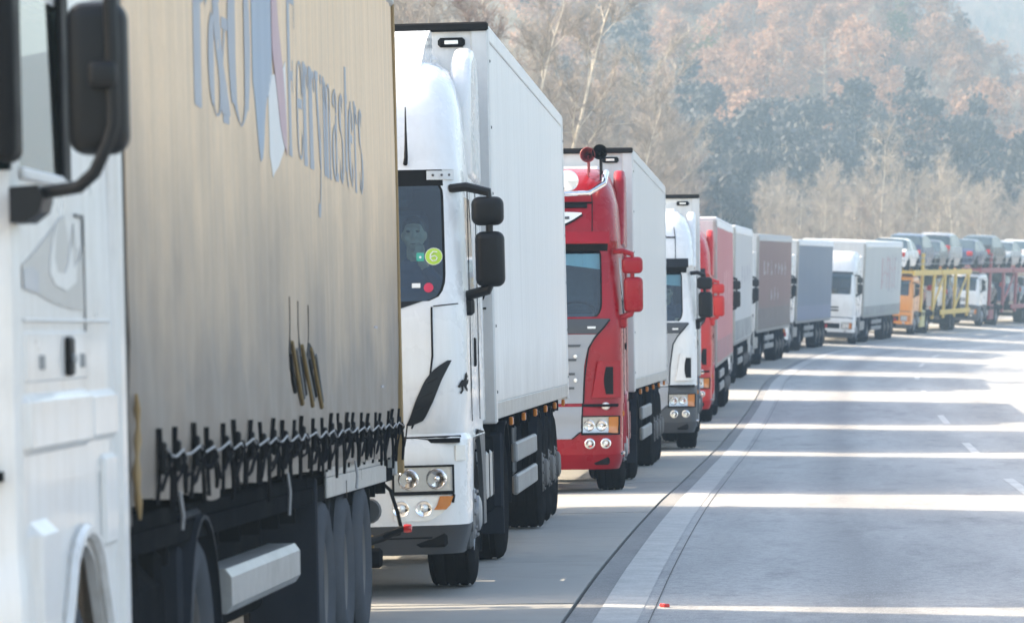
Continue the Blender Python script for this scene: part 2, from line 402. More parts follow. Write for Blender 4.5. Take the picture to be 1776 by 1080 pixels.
# asphalt, worn by two wheel tracks in each lane
def asphalt(name, base, light, dark, wear=1.0):
    m, n, b = nodes_of(name)
    uv = N(n, 'ShaderNodeTexCoord'); mp = N(n, 'ShaderNodeMapping'); mp.inputs['Scale'].default_value = (.55, .045, 1)
    n.links.new(uv.outputs['UV'], mp.inputs[0])
    mp2 = N(n, 'ShaderNodeMapping'); mp2.inputs['Scale'].default_value = (.9, .22, 1); n.links.new(uv.outputs['UV'], mp2.inputs[0])
    big = noise(n, mp.outputs[0], 1.6, 5, .6); mid = noise(n, mp2.outputs[0], 2.0, 6, .65)
    ob = coords(n)
    grit = noise(n, ob, 60, 3, .7); patch = noise(n, ob, .35, 4, .6)
    c = mixcol(n, ramp(n, big, [(.37, 0), (.62, 1)]), base, light)
    c = mixcol(n, ramp(n, mid, [(.52, 0), (.72, .7*wear)]), c, dark)
    c = mixcol(n, ramp(n, patch, [(.42, 0), (.7, .3)]), c, light)
    # the strip of darker binder in the middle of the lane and along the wheel paths
    sp = N(n, 'ShaderNodeSeparateXYZ'); n.links.new(uv.outputs['UV'], sp.inputs[0])
    off = N(n, 'ShaderNodeMath', operation='MULTIPLY_ADD'); off.inputs[1].default_value = .9; n.links.new(big, off.inputs[0]); n.links.new(sp.outputs[0], off.inputs[2])
    lane = ramp(n, off.outputs[0], [(0, 0), (.15, 0), (1, 0)])
    r = lane.node.color_ramp.elements
    mr = N(n, 'ShaderNodeMapRange'); mr.inputs['From Max'].default_value = 8.4; n.links.new(off.outputs[0], mr.inputs[0])
    band = ramp(n, mr.outputs[0], [(0, 0), (.22, .0), (.285, .55), (.34, .12), (.48, .1), (.56, 0), (.66, .3), (.74, 0), (1, .1)])
    c = mixcol(n, band, c, dark)
    vb = N(n, 'ShaderNodeTexVoronoi'); vb.inputs['Scale'].default_value = 90; n.links.new(ob, vb.inputs['Vector'])
    c = mixcol(n, ramp(n, vb.outputs['Distance'], [(.12, .6), (.40, 0)]), c, tuple(min(.8, x*1.9) for x in light))
    gr2 = noise(n, ob, 11, 5, .8)
    c = mixcol(n, ramp(n, gr2, [(.38, .40), (.56, 0)]), c, dark)
    c = mixcol(n, ramp(n, grit, [(.35, .35), (.6, 0)]), c, tuple(x*.5 for x in dark))
    n.links.new(c, b.inputs['Base Color']); b.inputs['Roughness'].default_value = .82
    b.inputs['Specular IOR Level'].default_value = .4
    bump(n, b, grit, .35, .006)
    MATS[name] = m; return m
M_road = asphalt('asphalt', (.31,.314,.318), (.44,.444,.447), (.135,.14,.15))
M_edge = asphalt('dark_asphalt_border', (.21,.213,.218), (.27,.274,.28), (.13,.133,.14))
def paintmat(name, col, under, wear):
    m, n, b = nodes_of(name); ob = coords(n)
    f = noise(n, ob, 3.0, 8, .75); g = noise(n, ob, 45, 3)
    c = mixcol(n, ramp(n, f, [(.42, 0), (.62, wear)]), col, under)
    c = mixcol(n, ramp(n, g, [(.35, .35), (.6, 0)]), c, tuple(x*.6 for x in under))
    n.links.new(c, b.inputs['Base Color']); b.inputs['Roughness'].default_value = .75
    bump(n, b, g, .25, .005); MATS[name] = m; return m
M_line = paintmat('worn_white_road_paint', (.47,.47,.465), (.30,.305,.31), .65)
M_dash = paintmat('white_lane_paint', (.60,.60,.59), (.25,.255,.26), .5)
M_conc = pbr('concrete_slab', (.30,.298,.288), .85, 0, .16, 1.1, bmp=.25, bscale=40, grime=.22)
M_crack = pbr('tar_seam', (.022,.022,.024), .7, 0, .3, 10)
M_earth = pbr('leaf_litter_earth', (.20,.165,.12), .95, 0, .4, .35, bmp=.4, bscale=3)
def earthmat():
    m, n, b = nodes_of('wooded_ground'); ob = coords(n)
    f = noise(n, ob, .12, 8, .7); g = noise(n, ob, 1.3, 6, .7)
    c = mixcol(n, ramp(n, f, [(.38, 0), (.64, 1)]), (.105,.085,.06), (.065,.068,.04))
    c = mixcol(n, ramp(n, g, [(.4, 0), (.7, .7)]), c, (.16,.125,.09))
    n.links.new(c, b.inputs['Base Color']); b.inputs['Roughness'].default_value = .95
    bump(n, b, g, .5, .15); return m
M_wood_ground = earthmat()

def smin0(x, k):          # soft ramp: 0 below, x above
    return .5*(x + math.sqrt(x*x + k*k)) - .5*k if x > -6*k else 0.0
def foot(y): return min(.047*y - 1.5, R(min(y, 300)) - 6.8) if y < 240 else .047*y - 1.5
def terrain_z(x, y):
    yc = max(10, min(y, 300))
    base = ground_z(max(S(yc)-9, min(x, S(yc)+14)), yc) - .16
    n1 = mnoise.noise(Vector((x*.03, y*.03, 3))) ; n2 = mnoise.noise(Vector((x*.11, y*.11, 9)))
    off = S(yc) - 4 - x
    base += (n2*.25) * sstep(2, 8, max(off, x - S(yc) - 13))
    t = sstep(85, 135, y)
    d = smin0(foot(y) - x, 3.0)
    hill = t * 46 * (1 - math.exp(-d*.36/46)) * (1 + .25*n1) + t*n2*min(1.2, d*.1)
    hill *= 1 - .0*sstep(420, 600, y)
    u = sstep(350, 680, y)
    crest = max(10, 60 - .74*(x-28) + 5*n1) if x > 28 else 60 + 5*n1
    far = crest * u - 26*sstep(720, 900, y)
    v = sstep(820, 1220, y)
    far2 = (100 + 12*mnoise.noise(Vector((x*.004, 7, 1))) - .05*(x-60)) * v * (1 - .5*sstep(1300, 1900, y)) + v*3.5*mnoise.noise(Vector((x*.03, y*.03, 5)))
    z = base + max(hill, 0)
    if y > 350: z = max(z, base + far + 1.2*n2, base + far2)
    return min(z, 112)
mb = MB()
ys = frange(-40, 60, 10) + frange(64, 300, 4)[0:] + frange(308, 720, 8) + frange(740, 1400, 16) + [1500, 1700, 2000, 2500]
xs = [-1400, -900, -500, -300, -200] + frange(-160, -44, 8) + frange(-40, 110, 2.5) + frange(116, 260, 8) + [300, 400, 600, 900, 1400]
mb.grid(lambda y, x: (x, y, terrain_z(x, y)), ys, xs)
mb.build('terrain', M_wood_ground, smooth=80, recalc=False, kind='structure')

# ------------------------------------------------------------------ carriageway
road = strip('road', 8, 320, .42, 11.6, M_road, 0, 16, 1.0)
border = strip('shoulder_border', 8, 320, .03, .42, M_edge, 0, 2, 1.0)
verge = strip('road_verge', 8, 320, 11.6, 17, M_earth, -.03, 3, 4)
# hard shoulder of concrete slabs, one child per slab, joints left open
bed = strip('hard_shoulder', 8, 320, -4.4, .03, M_crack, -.035, 4, 2.0)
y = 9.0
slab_n = 0
while y < 262:
    L = 4.96 if y < 200 else 9.96
    strip('slab', y, y + L, -3.45, .0, M_conc, rnd.uniform(-.003, .003), 3, L/5, kind=None, parent=bed, thick=.05)
    y += L + .035
inner = strip('shoulder_edging', 8, 320, -4.4, -3.48, M_edge, -.004, 2, 2.0, kind=None, parent=bed)
# markings, each 4 mm above the asphalt
mb = strip('edge_line', 8, 320, .20, .47, M_line, .004, 3, .6)
strip('crack_seal', 8, 320, .54, .548, M_crack, .004, 1, .8, kind=None, parent=road)
for y0 in frange(31.0, 265, 18.0):
    strip('lane_dash', y0, y0 + 6, 3.93, 4.06, M_dash, .004, 1, .6, kind=None, parent=road)
strip('far_edge_line', 8, 320, 7.75, 7.9, M_dash, .004, 1, 1.0, kind=None, parent=road)
# skid marks and sealed cracks wandering over the lane
for k in range(5):
    y0 = (27, 30, 38, 43, 58)[k]; dd = (2.25, 2.6, 2.05, 1.2, 2.9)[k]; mb = MB()
    pts = [(y0 + i*.35, dd + .10*mnoise.noise(Vector((i*.23, k*7, 0))) + .018*i) for i in range(26)]
    wds = .006
    vs = []
    for yy, d in pts: vs += [road_pt(yy, d - wds, .004), road_pt(yy, d + wds, .004)]
    if False:
        mb.add(vs, [(2*i, 2*i+1, 2*i+3, 2*i+2) for i in range(len(pts)-1)])
        mb.build('sealed_crack', M_crack, road, smooth=0, recalc=False)
# ------------------------------------------------------------------ wheels (built once, shared by every copy)
def tyre_mesh(Rr, W, rim, name, mat, n=44):
    h = W/2; k = .012
    prof = [(rim, -h*.78), (rim+.03, -h*.9), ((rim+Rr)/2, -h), (Rr-.06, -h*.97), (Rr-.022, -h*.90), (Rr-.006, -h*.80)]
    gs = [-.52, -.18, .18, .52]
    for g in gs:
        prof += [(Rr, (g-.055)*h*1.5*.86), (Rr-k, (g-.045)*h*1.5*.86), (Rr-k, (g+.045)*h*1.5*.86), (Rr, (g+.055)*h*1.5*.86)]
    prof += [(Rr-.006, h*.80), (Rr-.022, h*.90), (Rr-.06, h*.97), ((rim+Rr)/2, h), (rim+.03, h*.9), (rim, h*.78)]
    mb = MB().lathe(prof, (0,0,0), 'x', n)
    o = mb.build(name, mat); me = o.data; bpy.data.objects.remove(o); return me
def rim_mesh(rim, W, name, mat, deep):
    h = W/2
    if deep: prof = [(rim+.006, h*.80), (rim-.012, h*.86), (rim-.03, h*.78), (rim-.04, h*.2), (rim-.09, -.02), (.15, h*.06), (.145, h*.22), (.10, h*.26), (.09, h*.5), (.0, h*.54)]
    else: prof = [(rim+.006, h*.80), (rim-.012, h*.86), (rim-.03, h*.7), (rim-.05, h*.55), (.17, h*.98), (.125, h*1.02), (.12, h*1.16), (.085, h*1.24), (0, h*1.26)]
    mb = MB().lathe(prof, (0,0,0), 'x', 32)
    mb.lathe([(rim+.004, -h*.8), (rim-.03, -h*.7), (rim-.04, h*.2)], (0,0,0), 'x', 32)
    for i in range(10):
        a = 2*PI*i/10; rb = .15 if not deep else .12
        mb.lathe([(.014, 0), (.014, .03), (.0, .034)], ((h*.9 if not deep else h*.16), rb*math.cos(a)*1.05, rb*math.sin(a)*1.05), 'x', 6)
    o = mb.build(name, mat); me = o.data; bpy.data.objects.remove(o); return me
WH = {}
for key, (Rr, W, rim, mt, mr, deep) in {
    'front': (.50, .325, .287, M_tyre, M_rim, False), 'dual': (.50, .60, .287, M_tyre, M_rim, True), 'super': (.50, .385, .287, M_tyre, M_rimd, False),
    'mega': (.455, .435, .252, M_tyred, M_rimd, True), 'dusty_dual': (.50, .60, .287, M_tyred, M_rimd, True), 'dusty_front': (.50, .325, .287, M_tyred, M_rimd, False),
    'small': (.40, .50, .225, M_tyre, M_rimd, True)}.items():
    WH[key] = (tyre_mesh(Rr, W, rim, 'tyre', mt), rim_mesh(rim, W, 'rim', mr, deep), Rr, W)
def axle(root, y, key, xo=1.225, dz=0.0, name='wheel'):
    """two wheels (tyre with its rim as a sub-part) and the axle beam"""
    t, r, Rr, W = WH[key]
    for sx in (1, -1):
        wv = inst(t, name, root, (sx*(xo - W/2), y, Rr + dz), (0, 0, 0 if sx > 0 else PI))
        inst(r, 'rim', wv)
    MB().lathe([(.0, -xo+.1), (.075, -xo+.1), (.075, xo-.1), (0, xo-.1)], (0, y, Rr+dz), 'x', 12).build('axle', M_chassis, root)

# ------------------------------------------------------------------ cab shell: lofted levels cut into named panels
class Cab:
    def __init__(s, prof): s.prof = prof           # rows (z, half width, front y, bow, corner radius, back y)
    def at(s, z):
        P = s.prof
        if z <= P[0][0]: return P[0][1:]
        for a, b in zip(P, P[1:]):
            if z <= b[0]:
                t = (z-a[0])/(b[0]-a[0]); return tuple(lerp(p, q, t) for p, q in zip(a[1:], b[1:]))
        return P[-1][1:]
    def P(s, sv, z):
        w, f, bow, r, back = s.at(z); a = abs(sv); sg = 1 if sv >= 0 else -1
        if a <= 1: x, y = a*(w-r), f + bow*a*a
        elif a <= 2:
            ph = (a-1)*PI/2; x, y = w-r+r*math.sin(ph), f+bow+r*(1-math.cos(ph))
        elif a <= 3: x, y = w, lerp(f+bow+r, back, a-2)
        else: x, y = w*(4-a), back
        return (sg*x, y, z)
    def s_of_y(s, y, z):
        w, f, bow, r, back = s.at(z); y0 = f+bow+r
        return 2 + max(.001, (y-y0)/(back-y0))
    def s_of_x(s, x, z):
        w, f, bow, r, back = s.at(z); a = abs(x); sg = 1 if x >= 0 else -1
        if a <= w-r: return sg*a/(w-r)
        return sg*(1 + math.asin(min(1, (a-(w-r))/r))*2/PI)
    def on(s, sv, z, off=0.0):
        p = Vector(s.P(sv, z)); e = .01
        du = Vector(s.P(sv+e, z)) - Vector(s.P(sv-e, z)); dv = Vector(s.P(sv, z+.01)) - Vector(s.P(sv, z-.01))
        n = du.cross(dv)
        if n.length < 1e-9: n = Vector((0,-1,0))
        n.normalize()
        c = Vector((0, 1.3, z))
        if n.dot(p - c) < 0: n = -n
        return tuple(p + n*off)
    def xz(s, x, z, off=0.0): return s.on(s.s_of_x(x, z), z, off)
    def yz(s, y, z, off=0.0, sg=1): return s.on(sg*s.s_of_y(y, z), z, off)
    def shell(s, zs, cols, assign):
        n = len(cols); out = {}
        full = [(-1, j) for j in range(n-1, 0, -1)] + [(1, j) for j in range(n)]
        for i in range(len(zs)-1):
            z0, z1 = zs[i], zs[i+1]
            for (sa, ja), (sb, jb) in zip(full, full[1:]):
                key = assign((z0+z1)/2, min(ja, jb), 1 if (sa > 0 and sb > 0) else -1)
                if key is None: continue
                q = [s.P(sa*cols[ja](z0), z0), s.P(sb*cols[jb](z0), z0), s.P(sb*cols[jb](z1), z1), s.P(sa*cols[ja](z1), z1)]
                out.setdefault(key, MB()).add(q, [(0,1,2,3)])
        return out
    def patch(s, left, right, zs, off, nx=8):
        """raised plate between x=left(z) and x=right(z)"""
        mb = MB()
        mb.plate(lambda u, z, o: s.xz(lerp(left(z), right(z), u), z, off if o > 0 else -.002), [i/nx for i in range(nx+1)], zs, .001)
        return mb
    def seam(s, pts, r=.006, n=5, off=.001, side=False):
        q = []
        for (a, z), (b, z2) in zip(pts, pts[1:]):
            for k in range(6): q.append((lerp(a, b, k/6), lerp(z, z2, k/6)))
        q.append(pts[-1])
        return MB().tube([s.yz(a, z, off) if side else s.xz(a, z, off) for a, z in q], r, n)
def lin(*p): return lambda z: interp(p, z)

def wheel_skirt(y0, y1, z0, z1, yc, zc, r, x0, x1):
    """side panel under the cab with the wheel arch cut out of it"""
    pts = [(y0, z1), (y1, z1), (y1, z0)]
    a0 = math.asin(max(-1, min(1, (z0-zc)/r)))
    for k in range(15):
        a = lerp(a0, PI - a0, k/14); pts.append((yc + r*math.cos(a), zc + r*math.sin(a)))
    pts.append((y0, z0))
    return MB().prism(pts, 'x', x0, x1)
def mirror_parts(root, shell, arm, x0=1.30, x1=1.50, y=.55, zlo=2.05, zmid=2.45, ztop=2.68, sides=(1, -1), base_z=1.97):
    for sx in sides:
        g = lambda a, b: (min(sx*a, sx*b), max(sx*a, sx*b))
        b = MB(); xa, xb = g(x0, x1); b.rbox(xa, xb, y-.06, y+.08, zlo, zmid-.02, .055)
        hd = b.build('mirror', shell, root)
        b = MB(); xa, xb = g(x0-.02, x1+.0); b.rbox(xa, xb, y-.06, y+.08, zmid+.02, ztop, .055); b.build('mirror_upper_housing', shell, hd)
        b = MB(); xa, xb = g(x0+.02, x1-.02); b.box(xa, xb, y+.081, y+.088, zlo+.05, zmid-.06, .003); b.build('mirror_glass', M_chrome, hd)
        b = MB()
        b.tube([(sx*1.15, y+.02, ztop+.06), (sx*1.26, y, ztop+.07), (sx*(x0+.1), y, ztop+.03), (sx*(x0+.1), y, ztop-.03)], [.03,.032,.03,.025], 8)
        b.tube([(sx*(x0+.1), y, ztop-.02), (sx*(x0+.1), y, zlo+.02)], .025, 8)
        b.tube([(sx*(x0+.1), y, zlo+.03), (sx*(x0+.08), y, zlo-.02), (sx*1.24, y+.02, zlo-.06), (sx*1.2, y+.04, base_z-.02)], [.03,.035,.035,.04], 8)
        xa, xb = g(1.2, 1.30); b.box(xa, xb, y-.02, y+.1, base_z-.10, base_z+.02, .02)
        b.build('mirror_arm', arm, root)
def interior(root, prof_y, zf=1.55, ztop=2.8, dash=1.9, seats=True):
    b = MB()
    b.box(-1.1, 1.1, 2.02, 2.06, zf, ztop+.0, .0); b.box(-1.12, 1.12, prof_y+.1, 2.05, zf-.03, zf, 0); b.box(-1.1, 1.1, .7, 2.05, ztop-.02, ztop, 0)
    b.build('cab_lining', M_inter, root)
    b = MB(); b.box(-1.08, 1.08, prof_y+.16, prof_y+.62, zf, dash, .05); b.box(.45, .98, prof_y+.5, prof_y+.7, dash-.12, dash+.07, .04); b.build('dashboard', M_inter, root)
    for sx in (-1, 1):
        x = sx*.68; b = MB(); b.box(x-.25, x+.25, 1.15, 1.62, zf+.35, zf+.5, .05)
        m = Matrix.Rotation(math.radians(-12), 3, 'X'); b.box(x-.24, x+.24, 1.58, 1.70, zf+.5, zf+1.08, .05, mat=m); b.box(x-.13, x+.13, 1.68, 1.77, zf+1.1, zf+1.3, .04, mat=m)
        b.build('seat', M_seat, root)
    b = MB(); m = Matrix.Rotation(math.radians(38), 3, 'X')
    prof = [(.225+.016*math.cos(2*PI*k/8), .016*math.sin(2*PI*k/8)) for k in range(8)]
    b.lathe(prof, (.68, prof_y+.85, dash+.14), 'z', 24, close=True, mat=m); b.box(.46, .90, prof_y+.83, prof_y+.87, dash+.12, dash+.16, .01, mat=None)
    b.build('steering_wheel', M_black, root)

ZS = [.27,.35,.44,.47,.6,.75,.9,1.0,1.04,1.08,1.13,1.3,1.5,1.7,1.85,1.93,1.97,2.0,2.04,2.09,2.15,2.25,2.4,2.55,2.62,2.68,2.72,2.75,2.80,2.86]
def tractor(root, st):
    """cab, bumper, glass, chassis and front two axles of one lorry; st holds its style"""
    cab = Cab(st['prof']); body, lower = st['body'], st.get('bumper', st['body'])
    wsb, wst = st.get('ws', (1.97, 2.75)); rb = st.get('wsr', .20)
    base = st.get('wsedge', 1.22)
    def edge(z):
        e = base
        if z < wsb + .18: t = max(0, min(1, (z-wsb)/.18)); e -= rb*(1 - math.sqrt(max(0, 1-(1-t)**2)))
        if z > wst - .08: t = max(0, min(1, (wst-z)/.08)); e -= .05*(1 - math.sqrt(max(0, 1-(1-t)**2)))
        return e
    c = lambda v: (lambda z: v)
    sy = lambda y: (lambda z: cab.s_of_y(y, z))
    cols = [c(0), c(.25), c(.5), c(.7), c(.86), lambda z: edge(z)-.05, edge, *[c(q) for q in st.get('corner', (1.36, 1.55, 1.75))], c(2.0), *[sy(q) for q in st.get('side', (.72, .80, 1.42, 1.52))], lambda z: 3.0, c(3.0001), c(4.0)]
    cut = st.get('cut', 1.04); winz = st.get('winz', (2.02, 2.70))
    lipz = st.get('lip', .46)
    def asg(z, j, sg):
        if z < cut:
            if j >= 12: return None
            if j >= 16: return None
            return 'lip' if z < lipz else 'bumper'
        if wsb < z < wst and j <= 5: return ('frame%d' % sg if abs(sg) else 'frame') if j == 5 else 'glass'
        if winz[0] < z < winz[1] and j in st.get('winj', (12,)): return 'sglass%d' % sg
        if st.get('visor') and z > wst: 
            if j <= 6: return 'visor'
        return 'cab'
    zs = sorted(set(z for z in ZS if z <= st['prof'][-1][0] + 1e-6))
    sh = cab.shell(zs, cols, asg)
    cabo = sh['cab'].build('cab', body, root, doubles=.0005, smooth=40)
    bump_o = sh['bumper'].build('bumper', lower, root, doubles=.0005)
    if 'lip' in sh: sh['lip'].build('bumper_lip', st.get('lipmat', M_dgrey), bump_o, doubles=.0005)
    sh['glass'].build('windscreen', M_glass, root, doubles=.0005)
    for k in ('frame1', 'frame-1'): sh[k].build('windscreen_gasket', M_gasket, root, doubles=.0005)
    for k in ('sglass1', 'sglass-1'):
        if k in sh: sh[k].build('side_window', M_sglass, root, doubles=.0005)
    if 'visor' in sh: sh['visor'].build('windscreen_header', st['visor'], root, doubles=.0005)
    # roof fairing: its own loft, closed on top
    if 'roof' in st:
        rc = Cab(st['roof']); zz = [p[0] for p in st['roof']]
        rows = []
        for a, b in zip(zz, zz[1:]): rows += [a, (a+b)/2]
        rows.append(zz[-1])
        cc = [c(0), c(.3), c(.6), c(.85), c(1.0), c(1.3), c(1.6), c(2.0), c(2.4), c(3.0), c(3.001), c(4.0)]
        mb = rc.shell(rows, cc, lambda z, j, sg: 'r')['r']
        top = [rc.P(v, zz[-1]) for v in (-3, -2.4, -2, -1.6, -1.3, -1, -.6, 0, .6, 1, 1.3, 1.6, 2, 2.4, 3)]
        mb.add(top, [tuple(range(len(top)))])
        rf = mb.build('roof_fairing', st.get('roofmat', body), root, doubles=.0005, smooth=40)
    else: rc = None; rf = cabo
    # under-cab side panels with wheel arches, floor
    for sx in (1, -1):
        x0, x1 = (1.215, 1.247) if sx > 0 else (-1.247, -1.215)
        wheel_skirt(.70, 2.28, .40, cut+.01, st.get('fa', 1.4), .5, .585, x0, x1).build('side_skirt', st.get('skirt', lower), root)
    MB().box(-1.2, 1.2, .15, 2.25, cut-.02, cut+.01, 0).build('cab_floor', M_chassis, root)
    # chassis
    ye = st.get('chassis_end', 6.3)
    b = MB()
    for sx in (-1, 1): b.box(sx*.43-.04, sx*.43+.04, .25, ye, .62, .90, .01)
    for yy in frange(.6, ye-.2, 1.0): b.box(-.42, .42, yy-.05, yy+.05, .66, .86, .01)
    b.box(-1.1, 1.1, .22, .7, .32, .5, .02); b.box(-.45, .45, .5, 2.1, .5, 1.0, .05)
    b.build('chassis', M_chassis, root)
    fa, da = st.get('fa', 1.4), st.get('da', 5.1)
    axle(root, fa, st.get('fw', 'front'), 1.225); axle(root, da, st.get('dw', 'dual'), 1.235)
    for sx in (-1, 1):
        b = MB(); xa, xb = sorted((sx*.62, sx*1.2)); b.box(xa, xb, fa+.95, da-.85, .42, .98, .12)
        tk = b.build('fuel_tank', st.get('tank', M_alu), root)
        for yy in frange(fa+1.15, da-1.1, .55): MB().box(xa-.006, xb+.006, yy-.03, yy+.03, .41, .99, .12).build('tank_strap', M_chassis, tk)
        # mudguards: arcs over front and drive wheels
        for yc, w0, w1, rr in ((fa, .88, 1.23, .565), (da, .62, 1.25, .56)):
            b = MB(); xa, xb = sorted((sx*w0, sx*w1))
            angs = [math.radians(a) for a in range(-8, 189, 14)] if yc == da else [math.radians(a) for a in range(-30, 20, 10)]
            b.plate(lambda u, v, o: (lerp(xa, xb, u), yc + (rr+.0+(.018 if o > 0 else 0))*math.cos(v), .5 + (rr+(.018 if o > 0 else 0))*math.sin(v)), [0, .5, 1], angs, .018)
            if yc == da: b.box(xa, xb, yc-.60, yc-.575, .22, .56, .005)
            b.build('mudguard', M_mud, root)
    for sx in (-1, 1): MB().prism([(fa + .58*math.cos(math.radians(a)), .5 + .58*math.sin(math.radians(a))) for a in range(0, 181, 15)], 'x', sx*.80-.01, sx*.80+.01).build('wheel_house', M_gasket, root)
    # fifth wheel
    MB().lathe([(0, .93), (.5, .93), (.5, 1.0), (.0, 1.02)], (0, da-.5, 0), 'z', 20).build('fifth_wheel', M_chassis, root)
    return cab, rc, cabo, bump_o, rf
def headlight(root, cab, bump, x0, x1, z0, z1, amber=None, bezel=None, bowls=2, sides=(1,-1), amber_frac=.25):
    """one headlight a side: dark bezel, chrome housing, reflector bowls, bulb and clear lens"""
    for sx in sides:
        f = lambda a: (lambda z: sx*a)
        h = cab.patch(f(x0), f(x1), [lerp(z0, z1, k/4) for k in range(5)], .008).build('headlight', M_chrome if not bezel else M_lamp, root)
        xl = x1 - (x1-x0)*(amber_frac if amber else 0)
        b = MB(); bb = MB()
        for k in range(bowls):
            xc = lerp(x0, xl, (k+.5)/bowls); zc = (z0+z1)/2; r = min((z1-z0)*.44, (xl-x0)/bowls*.46)
            p = cab.xz(sx*xc, zc, .010)
            b.lathe([(r, -.012), (r*.92, -.016), (r*.75, -.004), (r*.4, .0), (.0, .0)], p, 'y', 16)
            bb.ball((p[0], p[1]-.006, p[2]), (r*.30, .014, r*.30), 6)
        b.build('reflector', M_chrome, h); bb.build('bulb', M_lamp if not bezel else M_chrome, h)
        fr = MB(); m = .014
        for (a, c, e, g) in ((x0-m, x1+m, z1, z1+m), (x0-m, x1+m, z0-m, z0), (x0-m, x0, z0, z1), (x1, x1+m, z0, z1)):
            fr.v += []; q = cab.patch(f(a), f(c), [e, (e+g)/2, g], .02, 4); fr.add(q.v, q.f)
        fr.build('bezel', M_gasket, h)
        if amber: cab.patch(f(xl), f(x1), [lerp(z0, z1, k/4) for k in range(5)], .014, 4).build('indicator', M_amber, h)
        cab.patch(f(x0), f(xl), [lerp(z0, z1, k/4) for k in range(5)], .024, 6).build('headlight_lens', M_clear, h)
def foglamp(root, cab, xs, z, r=.055):
    for sx in (1, -1):
        for x in xs:
            p = cab.xz(sx*x, z, .006); b = MB(); b.lathe([(r*1.15, .01), (r*1.15, -.012), (r, -.016), (r*.8, -.004), (0, -.002)], p, 'y', 18)
            f = b.build('fog_lamp', M_chrome, root)
            MB().lathe([(r*.45, -.004), (r*.3, -.016), (0, -.02)], p, 'y', 12).build('bulb', M_lamp, f)
# ------------------------------------------------------------------ trailers
def running_gear(root, y0, L, axles, key, z0, guard=True, guardz=((.46,.62),(.72,.88)), guard_mat=None, legs=True, xo=1.27, gy=(3.2, 6.6), flaps=True):
    b = MB()
    for sx in (-1, 1): b.box(sx*.5-.05, sx*.5+.05, y0+.3, y0+L-.1, z0-.28, z0-.02, .01)
    for yy in frange(y0+.8, y0+L-.4, .9): b.box(-1.2, 1.2, yy-.03, yy+.03, z0-.14, z0-.03, .0)
    b.box(-1.15, 1.15, y0+L-.12, y0+L-.02, .45, .60, .02); b.box(-.6, -.5, y0+L-.3, y0+L-.1, .5, z0-.1); b.box(.5, .6, y0+L-.3, y0+L-.1, .5, z0-.1)
    b.box(-.4, .4, axles[0]-.9, axles[-1]+.8, .62, z0-.2, .03)
    b.build('trailer_chassis', M_chassis, root)
    Rr = WH[key][2]
    for yc in axles:
        axle(root, yc, key, xo - .02)
        for sx in (-1, 1):
            b = MB(); xa, xb = sorted((sx*.82, sx*1.24))
            b.plate(lambda u, v, o: (lerp(xa, xb, u), yc + (Rr+.05+(.012 if o > 0 else 0))*math.cos(v), Rr + (Rr+.05+(.012 if o > 0 else 0))*math.sin(v)), [0, 1], [math.radians(a) for a in range(25, 156, 13)], .012)
            b.build('mudguard', M_mud, root)
    if guard:
        for sx in (-1, 1):
            for za, zb in guardz:
                b = MB(); xa, xb = sorted((sx*(xo-.06), sx*(xo-.01))); b.box(xa, xb, y0+gy[0], y0+gy[1], za, zb, .015)
                b.build('side_guard', guard_mat or M_galv, root)
            for yy in (y0+gy[0]+.3, y0+gy[1]-.3): MB().box(sx*(xo-.1)-.03, sx*(xo-.1)+.03, yy-.03, yy+.03, guardz[0][0], z0-.05, .005).build('guard_bracket', M_chassis, root)
    if legs:
        for sx in (-1, 1):
            b = MB(); b.box(sx*.75-.07, sx*.75+.07, y0+2.6, y0+2.74, .42, z0-.05, .01); b.box(sx*.75-.13, sx*.75+.13, y0+2.55, y0+2.79, .38, .42, .01)
            b.build('landing_leg', M_chassis, root)
    for sx in (-1, 1):
        b = MB(); xa, xb = sorted((sx*.55, sx*1.05)); b.box(xa, xb, y0+6.9 if L > 12 else y0+3.6, y0+7.9 if L > 12 else y0+4.6, .5, .95, .03); b.build('pallet_box', M_dgrey, root)
        if flaps:
            b = MB(); xa, xb = sorted((sx*.80, sx*1.25)); b.box(xa, xb, axles[-1]+Rr+.14, axles[-1]+Rr+.155, .18, .85, .004); b.build('mud_flap', M_gasket, root)
    # rear lamps
    for sx in (-1, 1):
        b = MB(); xa, xb = sorted((sx*.7, sx*1.15)); b.box(xa, xb, y0+L-.06, y0+L-.005, .68, .82, .015); b.build('tail_lamp', M_redlens, root)
